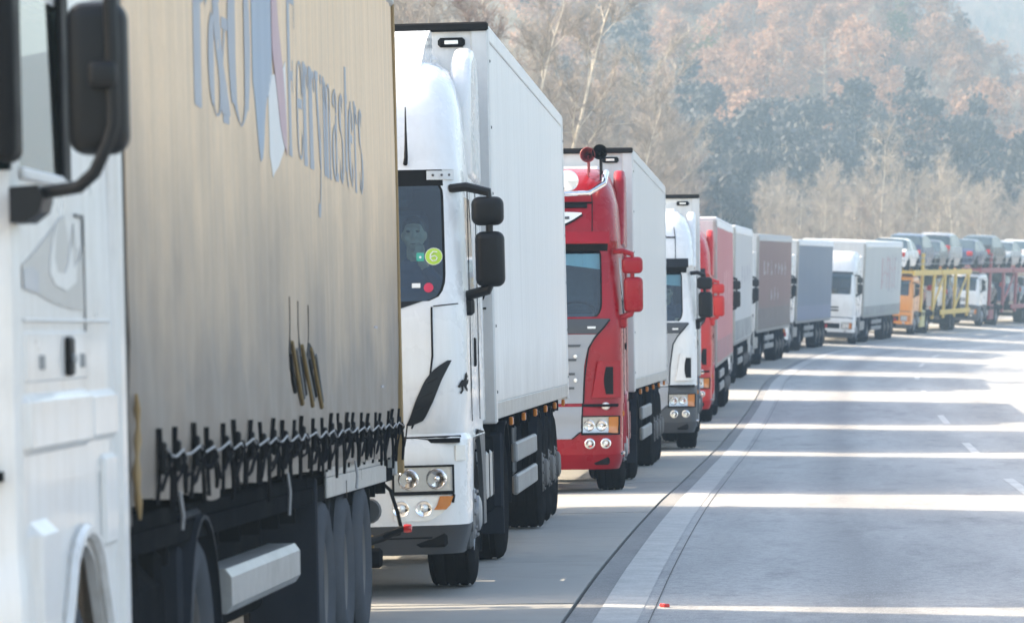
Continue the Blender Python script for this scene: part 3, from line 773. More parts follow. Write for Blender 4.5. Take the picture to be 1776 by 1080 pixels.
def box_trailer(root, y0, L, z0=1.12, z1=4.0, w=1.29, panel=M_boxw, axles=None, number=None):
    m = .012
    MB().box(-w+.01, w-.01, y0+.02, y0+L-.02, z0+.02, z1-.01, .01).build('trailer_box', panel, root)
    # side panels in bays, 3 mm proud
    nb = max(3, int(L/1.21)); t = (L-.36)/nb
    for sx in (-1, 1):
        for k in range(nb):
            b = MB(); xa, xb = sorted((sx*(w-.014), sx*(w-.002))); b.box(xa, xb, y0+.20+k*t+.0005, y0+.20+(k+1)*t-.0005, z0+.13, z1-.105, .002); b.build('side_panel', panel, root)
        b = MB(); xa, xb = sorted((sx*(w-.015), sx*(w+.006))); b.box(xa, xb, y0+.2, y0+L-.16, z0, z0+.125, .006); b.build('bottom_rail', M_alu, root)
        b = MB(); b.box(xa, xb, y0+.2, y0+L-.16, z1-.10, z1+.004, .006); b.build('top_rail', panel, root)
        for ya, yb, nm in ((y0-.005, y0+.195, 'front_post'), (y0+L-.155, y0+L, 'rear_post')):
            b = MB(); xa2, xb2 = sorted((sx*(w-.12), sx*(w+.008))); b.box(xa2, xb2, ya, yb, z0-.03, z1+.004, .012); p = b.build(nm, M_boxw2, root)
            b = MB()
            for zz in frange(z0+.2, z1-.25, .445):
                b.lathe([(.011, 0), (.009, .006), (0, .008)], (0,0,0), 'x', 6) if False else None
                xx = sx*(w+.008); b.lathe([(.014, 0), (.010, sx*.006), (0, sx*.008)], (xx, ya+.15 if nm == 'front_post' else ya+.05, zz), 'x', 6)
            b.build('rivets', M_dgrey, p, kind='stuff')
    MB().box(-w-.01, w+.01, y0-.03, y0+.06, z1-.035, z1+.03, .012).build('front_roof_cap', M_gasket, root)
    MB().box(-w, w, y0+.07, y0+L, z1+.004, z1+.02, .004).build('trailer_roof', M_roofw, root)
    for sx in (-1, 1):
        b = MB(); xa, xb = sorted((sx*(w-.36), sx*(w-.16))); b.box(xa, xb, y0-.022, y0+.02, z1-.15, z1-.08, .02); lp = b.build('marker_lamp', M_gasket, root)
        b = MB(); xa, xb = sorted((sx*(w-.31), sx*(w-.21))); b.box(xa, xb, y0-.030, y0-.02, z1-.13, z1-.10, .004); b.build('lamp_lens', M_lamp, lp)
    # cooling unit on the bulkhead
    b = MB(); b.box(-.95, .95, y0-.42, y0, z1-1.55, z1-.2, .06); fr = b.build('cooling_unit', M_boxw2, root)
    b = MB()
    for k in range(9): b.box(-.8, .8, y0-.432, y0-.41, z1-1.4+k*.12, z1-1.34+k*.12, .005)
    b.build('louvre', M_dgrey, fr)
    for yy in frange(y0+2.4, y0+L-1, 2.2):
        b = MB(); b.box(w-.03, w+.004, yy-.05, yy+.05, z0-.085, z0-.02, .008); b.build('side_marker', M_amber, root)
    running_gear(root, y0, L, axles or [y0+8.0, y0+9.31, y0+10.62], 'super', z0, xo=w)
def front_bulkhead(root, y0, z0, z1, w, mat):
    MB().box(-w, w, y0, y0+.05, z0-.05, z1, .012).build('bulkhead', mat, root)
    for sx in (-1, 1):
        b = MB(); xa, xb = sorted((sx*(w-.09), sx*(w+.008))); b.box(xa, xb, y0-.006, y0+.12, z0-.05, z1+.01, .02); b.build('corner_post', M_alu, root)
def curtain_fn(y0, L, z0, z1, w, amp=.007, pitch=.335, seed=0, sag=None):
    def f(y, z, sx=1, off=0.0):
        t = (z-z0)/(z1-z0); u = (y-y0)/L
        r = amp*math.sin(2*PI*y/pitch) + .010*mnoise.noise(Vector((y*1.1, z*.35, seed))) + .016*mnoise.noise(Vector((y*.35, z*.5, seed+4)))*math.sin(PI*max(0, min(1, t)))
        zz = z
        if t < .14: r += .012*mnoise.noise(Vector((y*4, z*3, seed+8)))*(1-t/.14)
        return (sx*(w + r + off), y, zz)
    return f
def curtain_trailer(root, y0, L, z0=1.1, z1=4.0, w=1.275, mat=None, roof=None, band=None, axles=None, key='super', guard=True, straps=20, hem=True, roof_h=.07, bulk=None):
    fn = curtain_fn(y0, L, z0, z1, w)
    for sx in (1, -1):
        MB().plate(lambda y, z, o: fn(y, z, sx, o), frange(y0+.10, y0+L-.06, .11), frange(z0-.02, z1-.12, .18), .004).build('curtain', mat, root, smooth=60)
        b = MB(); xa, xb = sorted((sx*(w-.05), sx*(w+.022))); b.box(xa, xb, y0+.02, y0+L, z1-.14, z1, .02); b.build('roof_rail', roof or M_alu, root)
        b = MB(); xa, xb = sorted((sx*(w-.1), sx*(w-.02))); b.box(xa, xb, y0+.02, y0+L, z0-.12, z0+.02, .01); b.build('bed_rail', M_galv, root)
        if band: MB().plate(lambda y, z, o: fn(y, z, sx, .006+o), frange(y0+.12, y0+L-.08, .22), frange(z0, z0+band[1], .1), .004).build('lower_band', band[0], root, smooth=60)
        if straps:
            for k in range(straps):
                yy = y0 + .5 + k*(L-.9)/(straps-1); b = MB(); c = fn(yy, z0+.3, sx, .012)
                b.box(min(c[0], c[0]-sx*.012), max(c[0], c[0]-sx*.012), yy-.03, yy+.03, z0-.10, z0+.34, .004); b.build('strap', M_webb, root)
    MB().box(-w-.01, w+.01, y0, y0+L, z1-.005, z1+roof_h, .03).build('roof_sheet', roof or M_roofw, root)
    front_bulkhead(root, y0-.02, z0, z1, w, bulk or M_boxw2)
    MB().box(-w, w, y0+L-.06, y0+L, z0-.1, z1, .01).build('rear_doors', M_boxw2, root)
    MB().box(-w+.05, w-.05, y0, y0+L, z0-.12, z0-.06, 0).build('load_bed', M_chassis, root)
    running_gear(root, y0, L, axles or [y0+8.0, y0+9.31, y0+10.62], key, z0, guard, xo=w)
    return fn
def marks(root, fn, y0, y1, z0, z1, n, mat, seed=1, w=.16):
    """faded, unreadable printing on the curtain: upright strokes with cross bars"""
    rr = random.Random(seed)
    for k in range(n):
        yy = lerp(y0, y1, k/max(1, n-1)); b = MB()
        za, zb = z0 + rr.uniform(0, .12), z1 - rr.uniform(0, .12)
        b.plate(lambda y, z, o: fn(y, z, 1, .006+o), [yy-w/2, yy, yy+w/2], frange(za, zb, .2), .002)
        for q in range(rr.choice((1, 2))):
            zz = rr.uniform(za, zb-.12); b.plate(lambda y, z, o: fn(y, z, 1, .009+o), [yy, yy+w, yy+w*1.9], [zz, zz+.11], .002)
        b.build('faded_lettering', mat, root)
def place(name, label, cat, yt, xr, th, half, ybase, group, roll=True, pitch=0.0):
    """root of a lorry: (xr, yt) is where the right side of its load starts, ybase metres behind its front bumper"""
    cx, cy = xr - half*math.cos(th), yt + half*math.sin(th)
    fx, fy = cx - ybase*math.sin(th), cy - ybase*math.cos(th)
    z = lambda d, s: ground_z(fx + d*math.sin(th) + s*math.cos(th), fy + d*math.cos(th) - s*math.sin(th))
    z1, z2 = (z(1.4, -1)+z(1.4, 1))/2, (z(12, -1)+z(12, 1))/2
    p = math.atan((z2-z1)/10.6); r = math.atan((z(6, 1)-z(6, -1))/2) if roll else 0
    z0 = z1 - 1.4*math.tan(p)
    ex = 1.6*math.tan(r)                           # positions were taken at eye height
    m = Matrix.Rotation(-th, 4, 'Z') @ Matrix.Rotation(p+pitch, 4, 'X') @ Matrix.Rotation(-r, 4, 'Y')
    o = thing(name, label, cat, (fx+ex*math.cos(th), fy, z0+.004), m.to_euler(), group)
    return o
QUEUE = 'lorries queued nose to tail on the hard shoulder'
UP = [(2.86,1.21,.34,.10,.22,2.25),(3.05,1.20,.42,.10,.24,2.25),(3.30,1.18,.55,.12,.28,2.25),(3.48,1.14,.74,.14,.34,2.25),(3.60,1.08,1.0,.14,.4,2.25),(3.66,1.0,1.25,.1,.4,2.24)]
HI = [(.27,1.19,.14,.14,.26,2.26),(.44,1.24,.06,.12,.24,2.26),(.47,1.245,.03,.12,.22,2.26),(1.0,1.25,.03,.12,.22,2.26),(1.04,1.25,.04,.12,.22,2.26),(1.08,1.235,.10,.12,.24,2.26),(1.13,1.235,.08,.12,.24,2.26),
      (1.30,1.245,.05,.12,.25,2.26),(1.9,1.25,.09,.12,.26,2.26),(2.75,1.225,.33,.11,.25,2.26),(2.86,1.215,.34,.11,.24,2.26)]

# ------------------------------------------------------------------ lorry 2: white cab, tall roof, white box trailer
def lorry_white_box():
    root = place('semi_truck', 'white lorry with white box trailer, horse badge and black twin mirror, behind the lettered trailer', 'truck', 32.5, -.13, .052, 1.29, 2.95, QUEUE)
    st = dict(prof=HI, body=M_white, bumper=M_white, roof=UP, visor=M_gasket, ws=(1.97, 2.75), wsr=.30, wsedge=1.36, lip=.46, lipmat=M_dgrey, skirt=M_dgrey)
    cab, rc, cabo, bm, rf = tractor(root, st)
    # black foot of the windscreen, narrowing to the sides
    cab.patch(lambda z: -max(.03, .97*(z-1.66)/.31), lambda z: max(.03, .97*(z-1.66)/.31), frange(1.68, 1.97, .05), .008, 16).build('scuttle_panel', M_black, root)
    for sx in (1, -1):
        cab.seam([(sx*1.03, 1.93), (sx*1.03, 1.6), (sx*1.0, 1.38), (sx*.88, 1.12)], .007).build('panel_gap', M_gasket, cabo)
        cab.seam([(sx*1.04, 1.935), (sx*1.2, 1.95)], .004).build('panel_gap', M_gasket, cabo)
        # black air intake sweeping up across the corner
        L = lin((1.14, .845), (1.19, .87), (1.30, .91), (1.44, .975), (1.52, 1.045), (1.57, 1.125)); Rr = lin((1.14, .88), (1.17, .955), (1.19, .97), (1.30, 1.03), (1.44, 1.085), (1.52, 1.125), (1.57, 1.15))
        q = cab.patch(lambda z: sx*L(z), lambda z: sx*Rr(z), frange(1.14, 1.57, .03), .012, 6).build('air_intake', M_black, root)
        for zz in (1.24, 1.33, 1.42): cab.seam([(sx*(L(zz)+.02), zz), (sx*(Rr(zz)-.02), zz+.03)], .006, 5, .012).build('intake_rib', M_black, q)
        cab.patch(lambda z: sx*0.44, lambda z: sx*lerp(.56, .60, (z-1.38)/.17), frange(1.38, 1.55, .05), .01, 4).build('grille_slot', M_black, root)
    # rampant horse badge
    H = [(-.10,.02),(-.06,.05),(-.02,.045),(.01,.075),(.015,.10),(.035,.115),(.05,.095),(.075,.085),(.07,.07),(.05,.068),(.045,.04),(.075,.03),(.10,.05),(.108,.035),(.075,.008),(.04,.012),(.03,-.015),(.065,-.035),(.06,-.055),(.045,-.05),(.01,-.03),(-.02,-.005),(-.05,-.01),(-.045,-.045),(-.085,-.075),(-.10,-.065),(-.065,-.04),(-.075,-.005),(-.115,-.02),(-.135,-.005),(-.12,.0)]
    b = MB(); pf = [cab.yz(.50 + x*.62, 1.36 + z*.62 + .02, .004) for x, z in H]; pb = [cab.yz(.50 + x*.62, 1.36 + z*.62 + .02, .012) for x, z in H]; n = len(H)
    pf = [cab.on(lerp(1.55, 1.95, (x+.14)/.25), 1.40 + z*.75, .004) for x, z in H]; pb = [cab.on(lerp(1.55, 1.95, (x+.14)/.25), 1.40 + z*.75, .010) for x, z in H]
    b.add(pf + pb, [tuple(range(n)), tuple(range(2*n-1, n-1, -1))] + [(i, (i+1) % n, n+(i+1) % n, n+i) for i in range(n)])
    b.build('horse_badge', M_gasket, root)
    headlight(root, cab, bm, .76, 1.135, .70, .86, bowls=2, bezel=True)
    # lower lamp cluster: two bowls and an amber corner, tapering outwards
    for sx in (1, -1):
        Rr = lin((.50, .98), (.54, 1.06), (.60, 1.12), (.665, 1.14))
        h = cab.patch(lambda z: sx*.75, lambda z: sx*Rr(z), frange(.50, .665, .03), .008, 6).build('lower_lamp', M_lamp, root)
        cab.patch(lambda z: sx*(Rr(z)-.08), lambda z: sx*Rr(z), frange(.575, .665, .03), .02, 4).build('indicator', M_amber, h)
        for xc in (.80, .95):
            p = cab.xz(sx*xc, .585, .012); b = MB(); b.lathe([(.058, .012), (.054, -.012), (.04, -.002), (.0, 0)], p, 'y', 16); b.build('reflector', M_chrome, h)
            MB().ball((p[0], p[1]-.01, p[2]), (.022, .015, .022), 6).build('bulb', M_lamp, h)
        q = cab.seam([(sx*.74, .685), (sx*1.15, .685), (sx*1.14, .62)], .010, 5, .01); q.build('lamp_surround', M_gasket, h)
        cab.patch(lambda z: sx*1.165, lambda z: sx*1.222, [.90, .98, 1.0], .012, 4).build('corner_lamp', M_lamp, root)
        cab.seam([(sx*.0, 1.055), (sx*.6, 1.055), (sx*1.2, 1.06)], .012, 6, -.004).build('panel_gap', M_gasket, cabo)
        cab.seam([(sx*.0, .385), (sx*1.0, .385)], .006, 6, .0).build('lip_gap', M_gasket, bm)
        # side deflector blade beside the roof fairing, reaching back to the trailer
        b = MB(); pr = [(1.50, 2.84), (2.62, 2.80), (2.58, 3.2), (2.48, 3.62), (2.36, 3.74), (2.05, 3.78), (1.72, 3.70), (1.56, 3.52), (1.52, 3.30)]
        xa, xb = sorted((sx*1.10, sx*1.245)); b.prism(pr, 'x', xa, xb)
        o = b.build('side_deflector', M_white, root); bv = o.modifiers.new('round', 'BEVEL'); bv.width = .05; bv.segments = 3; bv.limit_method = 'ANGLE'
        b = MB(); xa, xb = sorted((sx*1.11, sx*1.235)); b.box(xa, xb, 2.285, 2.62, 1.1, 2.79, .03); b.build('rear_side_fairing', M_white, root)
        cab.patch(lambda z: sx*1.0, lambda z: sx*1.17, [2.79, 2.82, 2.85], .012, 4).build('hinge_plate', M_boxw2, root)
        b = MB(); p = cab.xz(sx*1.04, 2.82, .014)
        for dx in (0, .06, .11): b.lathe([(.010, 0), (.008, -.006), (0, -.007)], (p[0]+sx*dx, p[1]+dx*.08, p[2]), 'y', 6)
        b.build('bolt', M_dgrey, root)
        cab.seam([(.60, 1.62), (.62, 2.0)], .004, 5, .0, True) 
        b = MB(); xa, xb = sorted((sx*1.243, sx*1.262)); b.box(xa, xb, 1.22, 1.30, 1.52, 1.72, .008); b.build('door_handle', M_gasket, root)
        xa, xb = sorted((sx*1.247, sx*1.253))
        for ya in (.80, 1.70): MB().box(xa, xb, ya, ya+.012, 1.15, 2.75, .001).build('door_gap', M_gasket, cabo)
    # roof top slope
    MB().prism([(1.3, 3.62), (2.5, 3.66), (2.5, 3.93), (2.3, 3.93), (1.75, 3.80)], 'x', -.92, .92).build('roof_spoiler', M_white, root)
    MB().tube([rc.xz(.86, 2.90, .0), rc.xz(.86, 2.92, .05), tuple(Vector(rc.xz(.86, 2.92, .05)) + Vector((0, .02, .10))), tuple(Vector(rc.xz(.86, 2.92, .06)) + Vector((0, .03, .34)))], [.016,.014,.010,.004], 6).build('aerial', M_gasket, root)
    for a, c in ((-.7, -.02), (.05, .75)):
        cab.seam([(a, 1.96), ((a+c)/2, 2.0), (c, 1.975)], .012, 6, .02).build('wiper', M_gasket, root)
    # stickers and papers behind the glass
    def disc(x, z, r, mat, nm, off=-.01):
        pts = [cab.xz(x + r*math.cos(2*PI*k/20), z + r*math.sin(2*PI*k/20), off) for k in range(20)]; pts2 = [cab.xz(x + r*math.cos(2*PI*k/20), z + r*math.sin(2*PI*k/20), off-.003) for k in range(20)]
        return MB().add(pts + pts2, [tuple(range(20)), tuple(range(39, 19, -1))] + [(i, (i+1) % 20, 20+(i+1) % 20, 20+i) for i in range(20)]).build(nm, mat, root)
    d = disc(1.045, 2.27, .054, M_green, 'windscreen_sticker', .004); disc(1.045, 2.27, .058, M_paper, 'sticker_rim', .002).parent = root
    six = [(.022, .028), (-.004, .032), (-.022, .012), (-.024, -.014), (-.008, -.032), (.014, -.028), (.022, -.010), (.008, .004), (-.012, .0), (-.022, -.010)]
    MB().tube([cab.xz(1.045 + x, 2.27 + z, .007) for x, z in six], .004, 5).build('sticker_figure', M_paper, d)
    cab.patch(lambda z: .93, lambda z: .98, [2.24, 2.27, 2.295], .006, 3).build('toll_tag', M_teal, root)
    disc(.955, 2.265, .008, M_paper, 'toll_tag_lamp', .009)
    disc(1.01, 2.06, .032, M_sred, 'windscreen_rosette', .004)
    cab.patch(lambda z: .90+(2.08-z)*.0, lambda z: .955, [2.06, 2.075, 2.09], .006, 3).build('windscreen_paper', M_paper, root)
    mirror_parts(root, M_black, M_black, 1.315, 1.515, .50, 2.06, 2.455, 2.67)
    interior(root, .34)
    for sx in (1, -1):
        b = MB(); xa, xb = sorted((sx*1.0, sx*1.24)); b.box(xa, xb, .72, .80, .28, .98, .02); b.build('wheel_front_guard', M_dgrey, root)
        b = MB(); xa, xb = sorted((sx*.95, sx*1.22)); b.lathe([(0, xa), (.26, xa), (.30, xa+.04), (.30, xb-.04), (.26, xb), (0, xb)], (0, 2.55, .72), 'x', 22); an = b.build('air_filter', M_galv, root)
        b = MB()
        for k in range(18):
            a = 2*PI*k/18; b.box(xa+.03, xb-.03, 2.55+.302*math.cos(a)-.008, 2.55+.302*math.cos(a)+.008, .72+.302*math.sin(a)-.008, .72+.302*math.sin(a)+.008)
        b.build('filter_ribs', M_chassis, an)
        # flat front of the drive-axle mudguard with its amber marker
        b = MB(); xa, xb = sorted((sx*.72, sx*1.25)); b.box(xa, xb, 4.48, 4.52, .42, 1.0, .02); b.build('mudguard_front', M_mud, root)
        b = MB(); xa, xb = sorted((sx*1.10, sx*1.15)); b.box(xa, xb, 4.46, 4.478, .70, .82, .008); b.build('side_marker', M_amber, root)
    box_trailer(root, 2.95, 13.5, 1.12, 4.0, 1.29, M_boxw)
    # painted figure 2 on the front post
    two = [(-.035,.06),(-.02,.085),(.015,.085),(.032,.06),(.02,.03),(-.035,-.045),(.04,-.045)]
    MB().tube([(1.20 + x, 2.938, 1.98 + z) for x, z in two], .008, 5).build('painted_figure', M_chassis, root)
    MB().tube([(1.14, 2.93, 1.38), (1.16, 2.90, 1.3), (1.15, 2.91, 1.15), (1.17, 2.93, 1.08)], .012, 6).build('air_hose', M_gasket, root)
    return root
# ------------------------------------------------------------------ rounded-grille cab (lorries 3, 4, 5)
SP = [(.20,1.16,.16,.14,.30,2.26),(.35,1.22,.07,.15,.28,2.26),(.44,1.235,.02,.15,.26,2.26),(.66,1.24,.0,.15,.26,2.26),(.70,1.24,.03,.15,.26,2.26),(.90,1.24,.03,.15,.26,2.26),(1.04,1.24,.06,.14,.28,2.26),
      (1.30,1.245,.08,.13,.30,2.26),(1.9,1.245,.13,.12,.28,2.26),(2.75,1.20,.34,.11,.24,2.26),(2.86,1.20,.32,.11,.22,2.26)]
SUP = [(2.86,1.20,.27,.10,.22,2.25),(3.05,1.19,.30,.10,.24,2.25),(3.30,1.17,.38,.12,.28,2.25),(3.50,1.12,.52,.14,.34,2.25),(3.63,1.06,.75,.14,.4,2.25),(3.72,.98,1.1,.1,.4,2.24)]
def round_cab(root, body, lower, dark_lower=False, horns=False, bar=False, mirror=None, badge=None, wing=None):
    st = dict(prof=SP, body=body, bumper=lower, lipmat=lower, lip=.44, roof=SUP, visor=M_gasket, ws=(1.99, 2.75), wsr=.22, wsedge=1.16, skirt=lower, tank=body if not dark_lower else M_alu, cut=1.0)
    cab, rc, cabo, bm, rf = tractor(root, st)
    # grey grille with its bars, dark band under the windscreen
    hw = lin((.60, .64), (.66, .76), (.72, .80), (1.05, .80), (1.45, .82), (1.64, .86), (1.76, .93), (1.86, 1.02), (1.96, 1.10))
    g = cab.patch(lambda z: -hw(z), lambda z: hw(z), frange(1.02, 1.80, .06), .012, 14).build('grille', M_grille, root)
    cab.patch(lambda z: -hw(z), lambda z: hw(z), frange(.62, .98, .06), .012, 14).build('lower_grille', M_grille, root)
    cab.patch(lambda z: -hw(z), lambda z: hw(z), frange(1.81, 1.975, .03), .014, 14).build('scuttle_panel', M_dgrey, root)
    cab.patch(lambda z: .86, lambda z: .95, [1.865, 1.88, 1.89], .022, 3).build('badge_plate', M_paper, root)
    for zz in (1.18, 1.34, 1.50, 1.66):
        b = cab.patch(lambda z: -hw(z)+.12, lambda z: hw(z)-.10, [zz, zz+.012, zz+.025], .022, 10); b.build('grille_bar', M_dgrey, g)
    for zz in (1.28, 1.55): 
        b = MB(); 
        for sx in (1, -1):
            p = cab.xz(sx*.72, zz, .03); b.lathe([(.026, .01), (.022, -.012), (0, -.016)], p, 'y', 10)
        b.build('grille_lamp', M_lamp, g)
    for sx in (1, -1):
        # outer rim where the coloured cheek meets the grille
        cab.seam([(sx*hw(z), z) for z in (.62, .70, 1.0, 1.02)], .008, 5, .010).build('panel_gap', M_gasket, bm)
        cab.seam([(sx*(hw(z)+.01), z) for z in (1.02, 1.3, 1.64, 1.76, 1.86, 1.96)], .010, 6, .012).build('panel_gap', M_gasket, cabo)
        # cheek with air slot
        q = cab.patch(lambda z: sx*lerp(.90, .98, (z-1.08)/.42), lambda z: sx*(1.20), frange(1.08, 1.50, .06), .035, 6); ck = q.build('cheek_panel', body, root)
        cab.patch(lambda z: sx*(1.055 - .02*math.sin((z-1.12)/.3*PI)), lambda z: sx*1.125, frange(1.12, 1.43, .04), .042, 4).build('air_slot', M_gasket, ck)
        cab.patch(lambda z: sx*(hw(z)+.02), lambda z: sx*1.2, [.985, 1.0, 1.012], .006, 6).build('panel_gap', M_gasket, cabo)
        if not dark_lower:
            p = cab.xz(sx*1.06, .985, .01); b = MB(); b.ball((p[0], p[1], p[2]), (.05, .03, .045), 8); b.build('corner_lamp', M_lamp, root)
        b = MB(); q = cab.xz(sx*1.10, .46, .0); xa, xb = sorted((sx*1.17, sx*1.262)); b.box(xa, xb, .36, .66, .43, .47, .012); b.build('chrome_step', M_chrome, root)
        b = MB(); b.box(xa, xb, .55, .60, .86, .93, .015); b.build('side_lamp', M_amber, root)
        # arch moulding
        b = MB(); pts = [(sx*1.245, 1.4 + .62*math.cos(math.radians(a)), .5 + .62*math.sin(math.radians(a))) for a in range(175, 85, -10)]
        b.tube(pts, .03, 6); b.build('arch_moulding', body if not dark_lower else M_dgrey, root)
        b = MB(); xa, xb = sorted((sx*1.247, sx*1.262)); b.box(xa, xb, 1.28, 1.40, 1.62, 1.70, .008); b.build('door_handle', M_gasket, root)
        xa, xb = sorted((sx*1.247, sx*1.253))
        for ya in (.82, 1.68): MB().box(xa, xb, ya, ya+.012, 1.1, 2.7, .001).build('door_gap', M_gasket, cabo)
        b = MB(); pr = [(1.55, 2.84), (2.60, 2.80), (2.56, 3.2), (2.48, 3.58), (2.38, 3.70), (2.2, 3.74), (2.0, 3.62), (1.72, 3.1)]
        xd, xe = sorted((sx*1.10, sx*1.235)); b.prism(pr, 'x', xd, xe)
        o = b.build('side_deflector', body, root); bv = o.modifiers.new('round', 'BEVEL'); bv.width = .05; bv.segments = 3; bv.limit_method = 'ANGLE'
        b = MB(); b.box(xd, xe, 2.285, 2.58, 1.1, 2.79, .03); b.build('rear_side_fairing', body, root)
    headlight(root, cab, bm, .80, 1.19, .675, .865, amber=True, bezel=True, bowls=2, amber_frac=.27)
    foglamp(root, cab, (.88, 1.06), .565, .052)
    # roof: sun visor, locker lid lines
    b = MB(); b.plate(lambda u, v, o: tuple(Vector(rc.xz(u*1.12, 2.90, .0)) + Vector((0, -.05 - .10*v, .05 - .12*v + (.02 if o > 0 else 0)))), [k/10*2-1 for k in range(11)], [0, .5, 1], .02)
    b.build('sun_visor', wing or M_black, root)
    rc.patch(lambda z: .20, lambda z: .48, [2.905, 2.92, 2.94], .03, 6).build('badge_strip', M_dgrey, root)
    rc.seam([(-.92, 3.30), (0, 3.30), (.92, 3.30)], .012, 5, .004).build('panel_gap', M_gasket, rf)
    for sx in (1, -1): rc.seam([(sx*.92, 2.95), (sx*.92, 3.3), (sx*.90, 3.46)], .006, 5, .002).build('panel_gap', M_gasket, rf)
    mirror_parts(root, mirror or M_black, mirror or M_black, 1.27, 1.49, .48, 2.05, 2.47, 2.68)
    interior(root, .36)
    if bar:
        pts = [rc.xz(x, 3.34, .10) for x in (-.9, -.5, 0, .5, .86)]
        L = [tuple(Vector(rc.xz(-1.02, 3.56, .10))), tuple(Vector(rc.xz(-1.0, 3.44, .12)))] + pts + [tuple(Vector(rc.xz(1.0, 3.44, .12))), tuple(Vector(rc.xz(1.02, 3.58, .10)))]
        MB().tube(L, .032, 10).build('light_bar', M_chrome, root)
        for x in (-.62, -.2, .2, .62):
            p = rc.xz(x, 3.45, .16); b = MB(); b.lathe([(.0, .10), (.08, .09), (.115, .02), (.12, -.02), (.11, -.03), (0, -.04)], p, 'y', 20); b.build('spot_lamp', M_lamp, root)
        rc.patch(lambda z: -.86, lambda z: .86, [3.24, 3.265, 3.285], .014, 8).build('roof_strip', M_gasket, root)
    if horns:
        for sx in (1, -1):
            for x, dz, l, mm in ((.86, .16, .42, M_chassis), (1.0, .19, .5, M_gasket)):
                p = (sx*x, .78, 3.70 + dz); b = MB(); b.lathe([(.085, -.02), (.09, -.015), (.07, .04), (.035, .14), (.02, l-.1), (.025, l), (0, l)], p, 'y', 16)
                b.tube([(p[0], p[1]+l-.05, p[2]), (p[0], p[1]+l-.03, 3.58)], .012, 6); b.tube([(p[0], p[1]+.1, p[2]), (p[0], p[1]+.15, 3.55)], .012, 6)
                h = b.build('air_horn', M_dkred if mm is M_chassis else mm, root)
    if badge:
        # winged white swoosh on the roof front
        for sx in (1, -1):
            T = lin((.50, 3.17), (.62, 3.19), (.74, 3.185), (.80, 3.18)); B = lin((.50, 3.03), (.60, 3.05), (.70, 3.10), (.80, 3.165))
            for off, sh, mm, nm in ((.010, -.018, M_gasket, 'emblem_shadow'), (.016, 0, M_paper, 'emblem')):
                b = MB(); b.plate(lambda x, v, o: rc.xz(sx*(x+sh*-.6), lerp(B(x), T(x), v) + sh, off + (.003 if o > 0 else 0)), frange(.50, .80, .03), [0, .5, 1], .003); b.build(nm, mm, root)
            b = MB(); b.plate(lambda x, v, o: rc.xz(sx*x, 3.105 + .03*v, .024 + (.003 if o > 0 else 0)), [.54, .6, .66], [0, 1], .003); b.build('emblem_bar', M_dgrey, root)
    return cab, rc, cabo
def lorry_red():
    root = place('semi_truck', 'red lorry with red mirrors, roof horns and chrome light bar, pulling a white box trailer', 'truck', 53.1, 1.46, .064, 1.29, 2.95, QUEUE)
    round_cab(root, M_red, M_red, horns=True, bar=True, mirror=M_red, badge=True, wing=M_red)
    box_trailer(root, 2.95, 13.3, 1.14, 4.0, 1.29, M_boxw2)
    # pale curtain along the top of the windscreen, with tassels
    b = MB(); b.grid(lambda x, v: (x, .345 + .11*(x/.97)**2 + .03 + .008*math.sin(x*60), 2.72 - v*(.08 + .10*abs(x)**1.5)), frange(-1.05, 1.05, .03), [0, .5, 1]); b.build('windscreen_curtain', M_paper, root)
    b = MB(); b.patch = None
    return root
def lorry_white_grey():
    root = place('semi_truck', 'white lorry with dark grey bumper and black mirrors, in front of the pink trailer', 'truck', 71.5, 3.03, .043, 1.29, 2.95, QUEUE)
    round_cab(root, M_white, M_dgrey, dark_lower=True)
    box_trailer(root, 2.95, 10.6, 1.14, 4.0, 1.29, M_boxw, axles=[10.6, 11.9])
    b = MB(); b.grid(lambda x, v: (x, .345 + .11*(x/.97)**2 + .03 + .008*math.sin(x*60), 2.72 - v*(.10 + .08*abs(x)**1.5)), frange(-1.05, 1.05, .03), [0, .5, 1]); b.build('windscreen_curtain', M_whiteflag, root)
    return root
def lorry_pink():
    root = place('semi_truck', 'bright red lorry pulling a faded pinkish red curtain trailer', 'truck', 88, 4.06, .072, 1.275, 2.95, QUEUE)
    cab, rc, cabo = round_cab(root, M_red2, M_red2, mirror=M_red2)
    fn = curtain_trailer(root, 2.95, 13.6, 1.12, 3.93, 1.275, M_tpink, M_roofw, (pbr('red_lower_board', (.36,.16,.17), .6, 0, .2, 3, grime=.4), .42), straps=0)
    return root

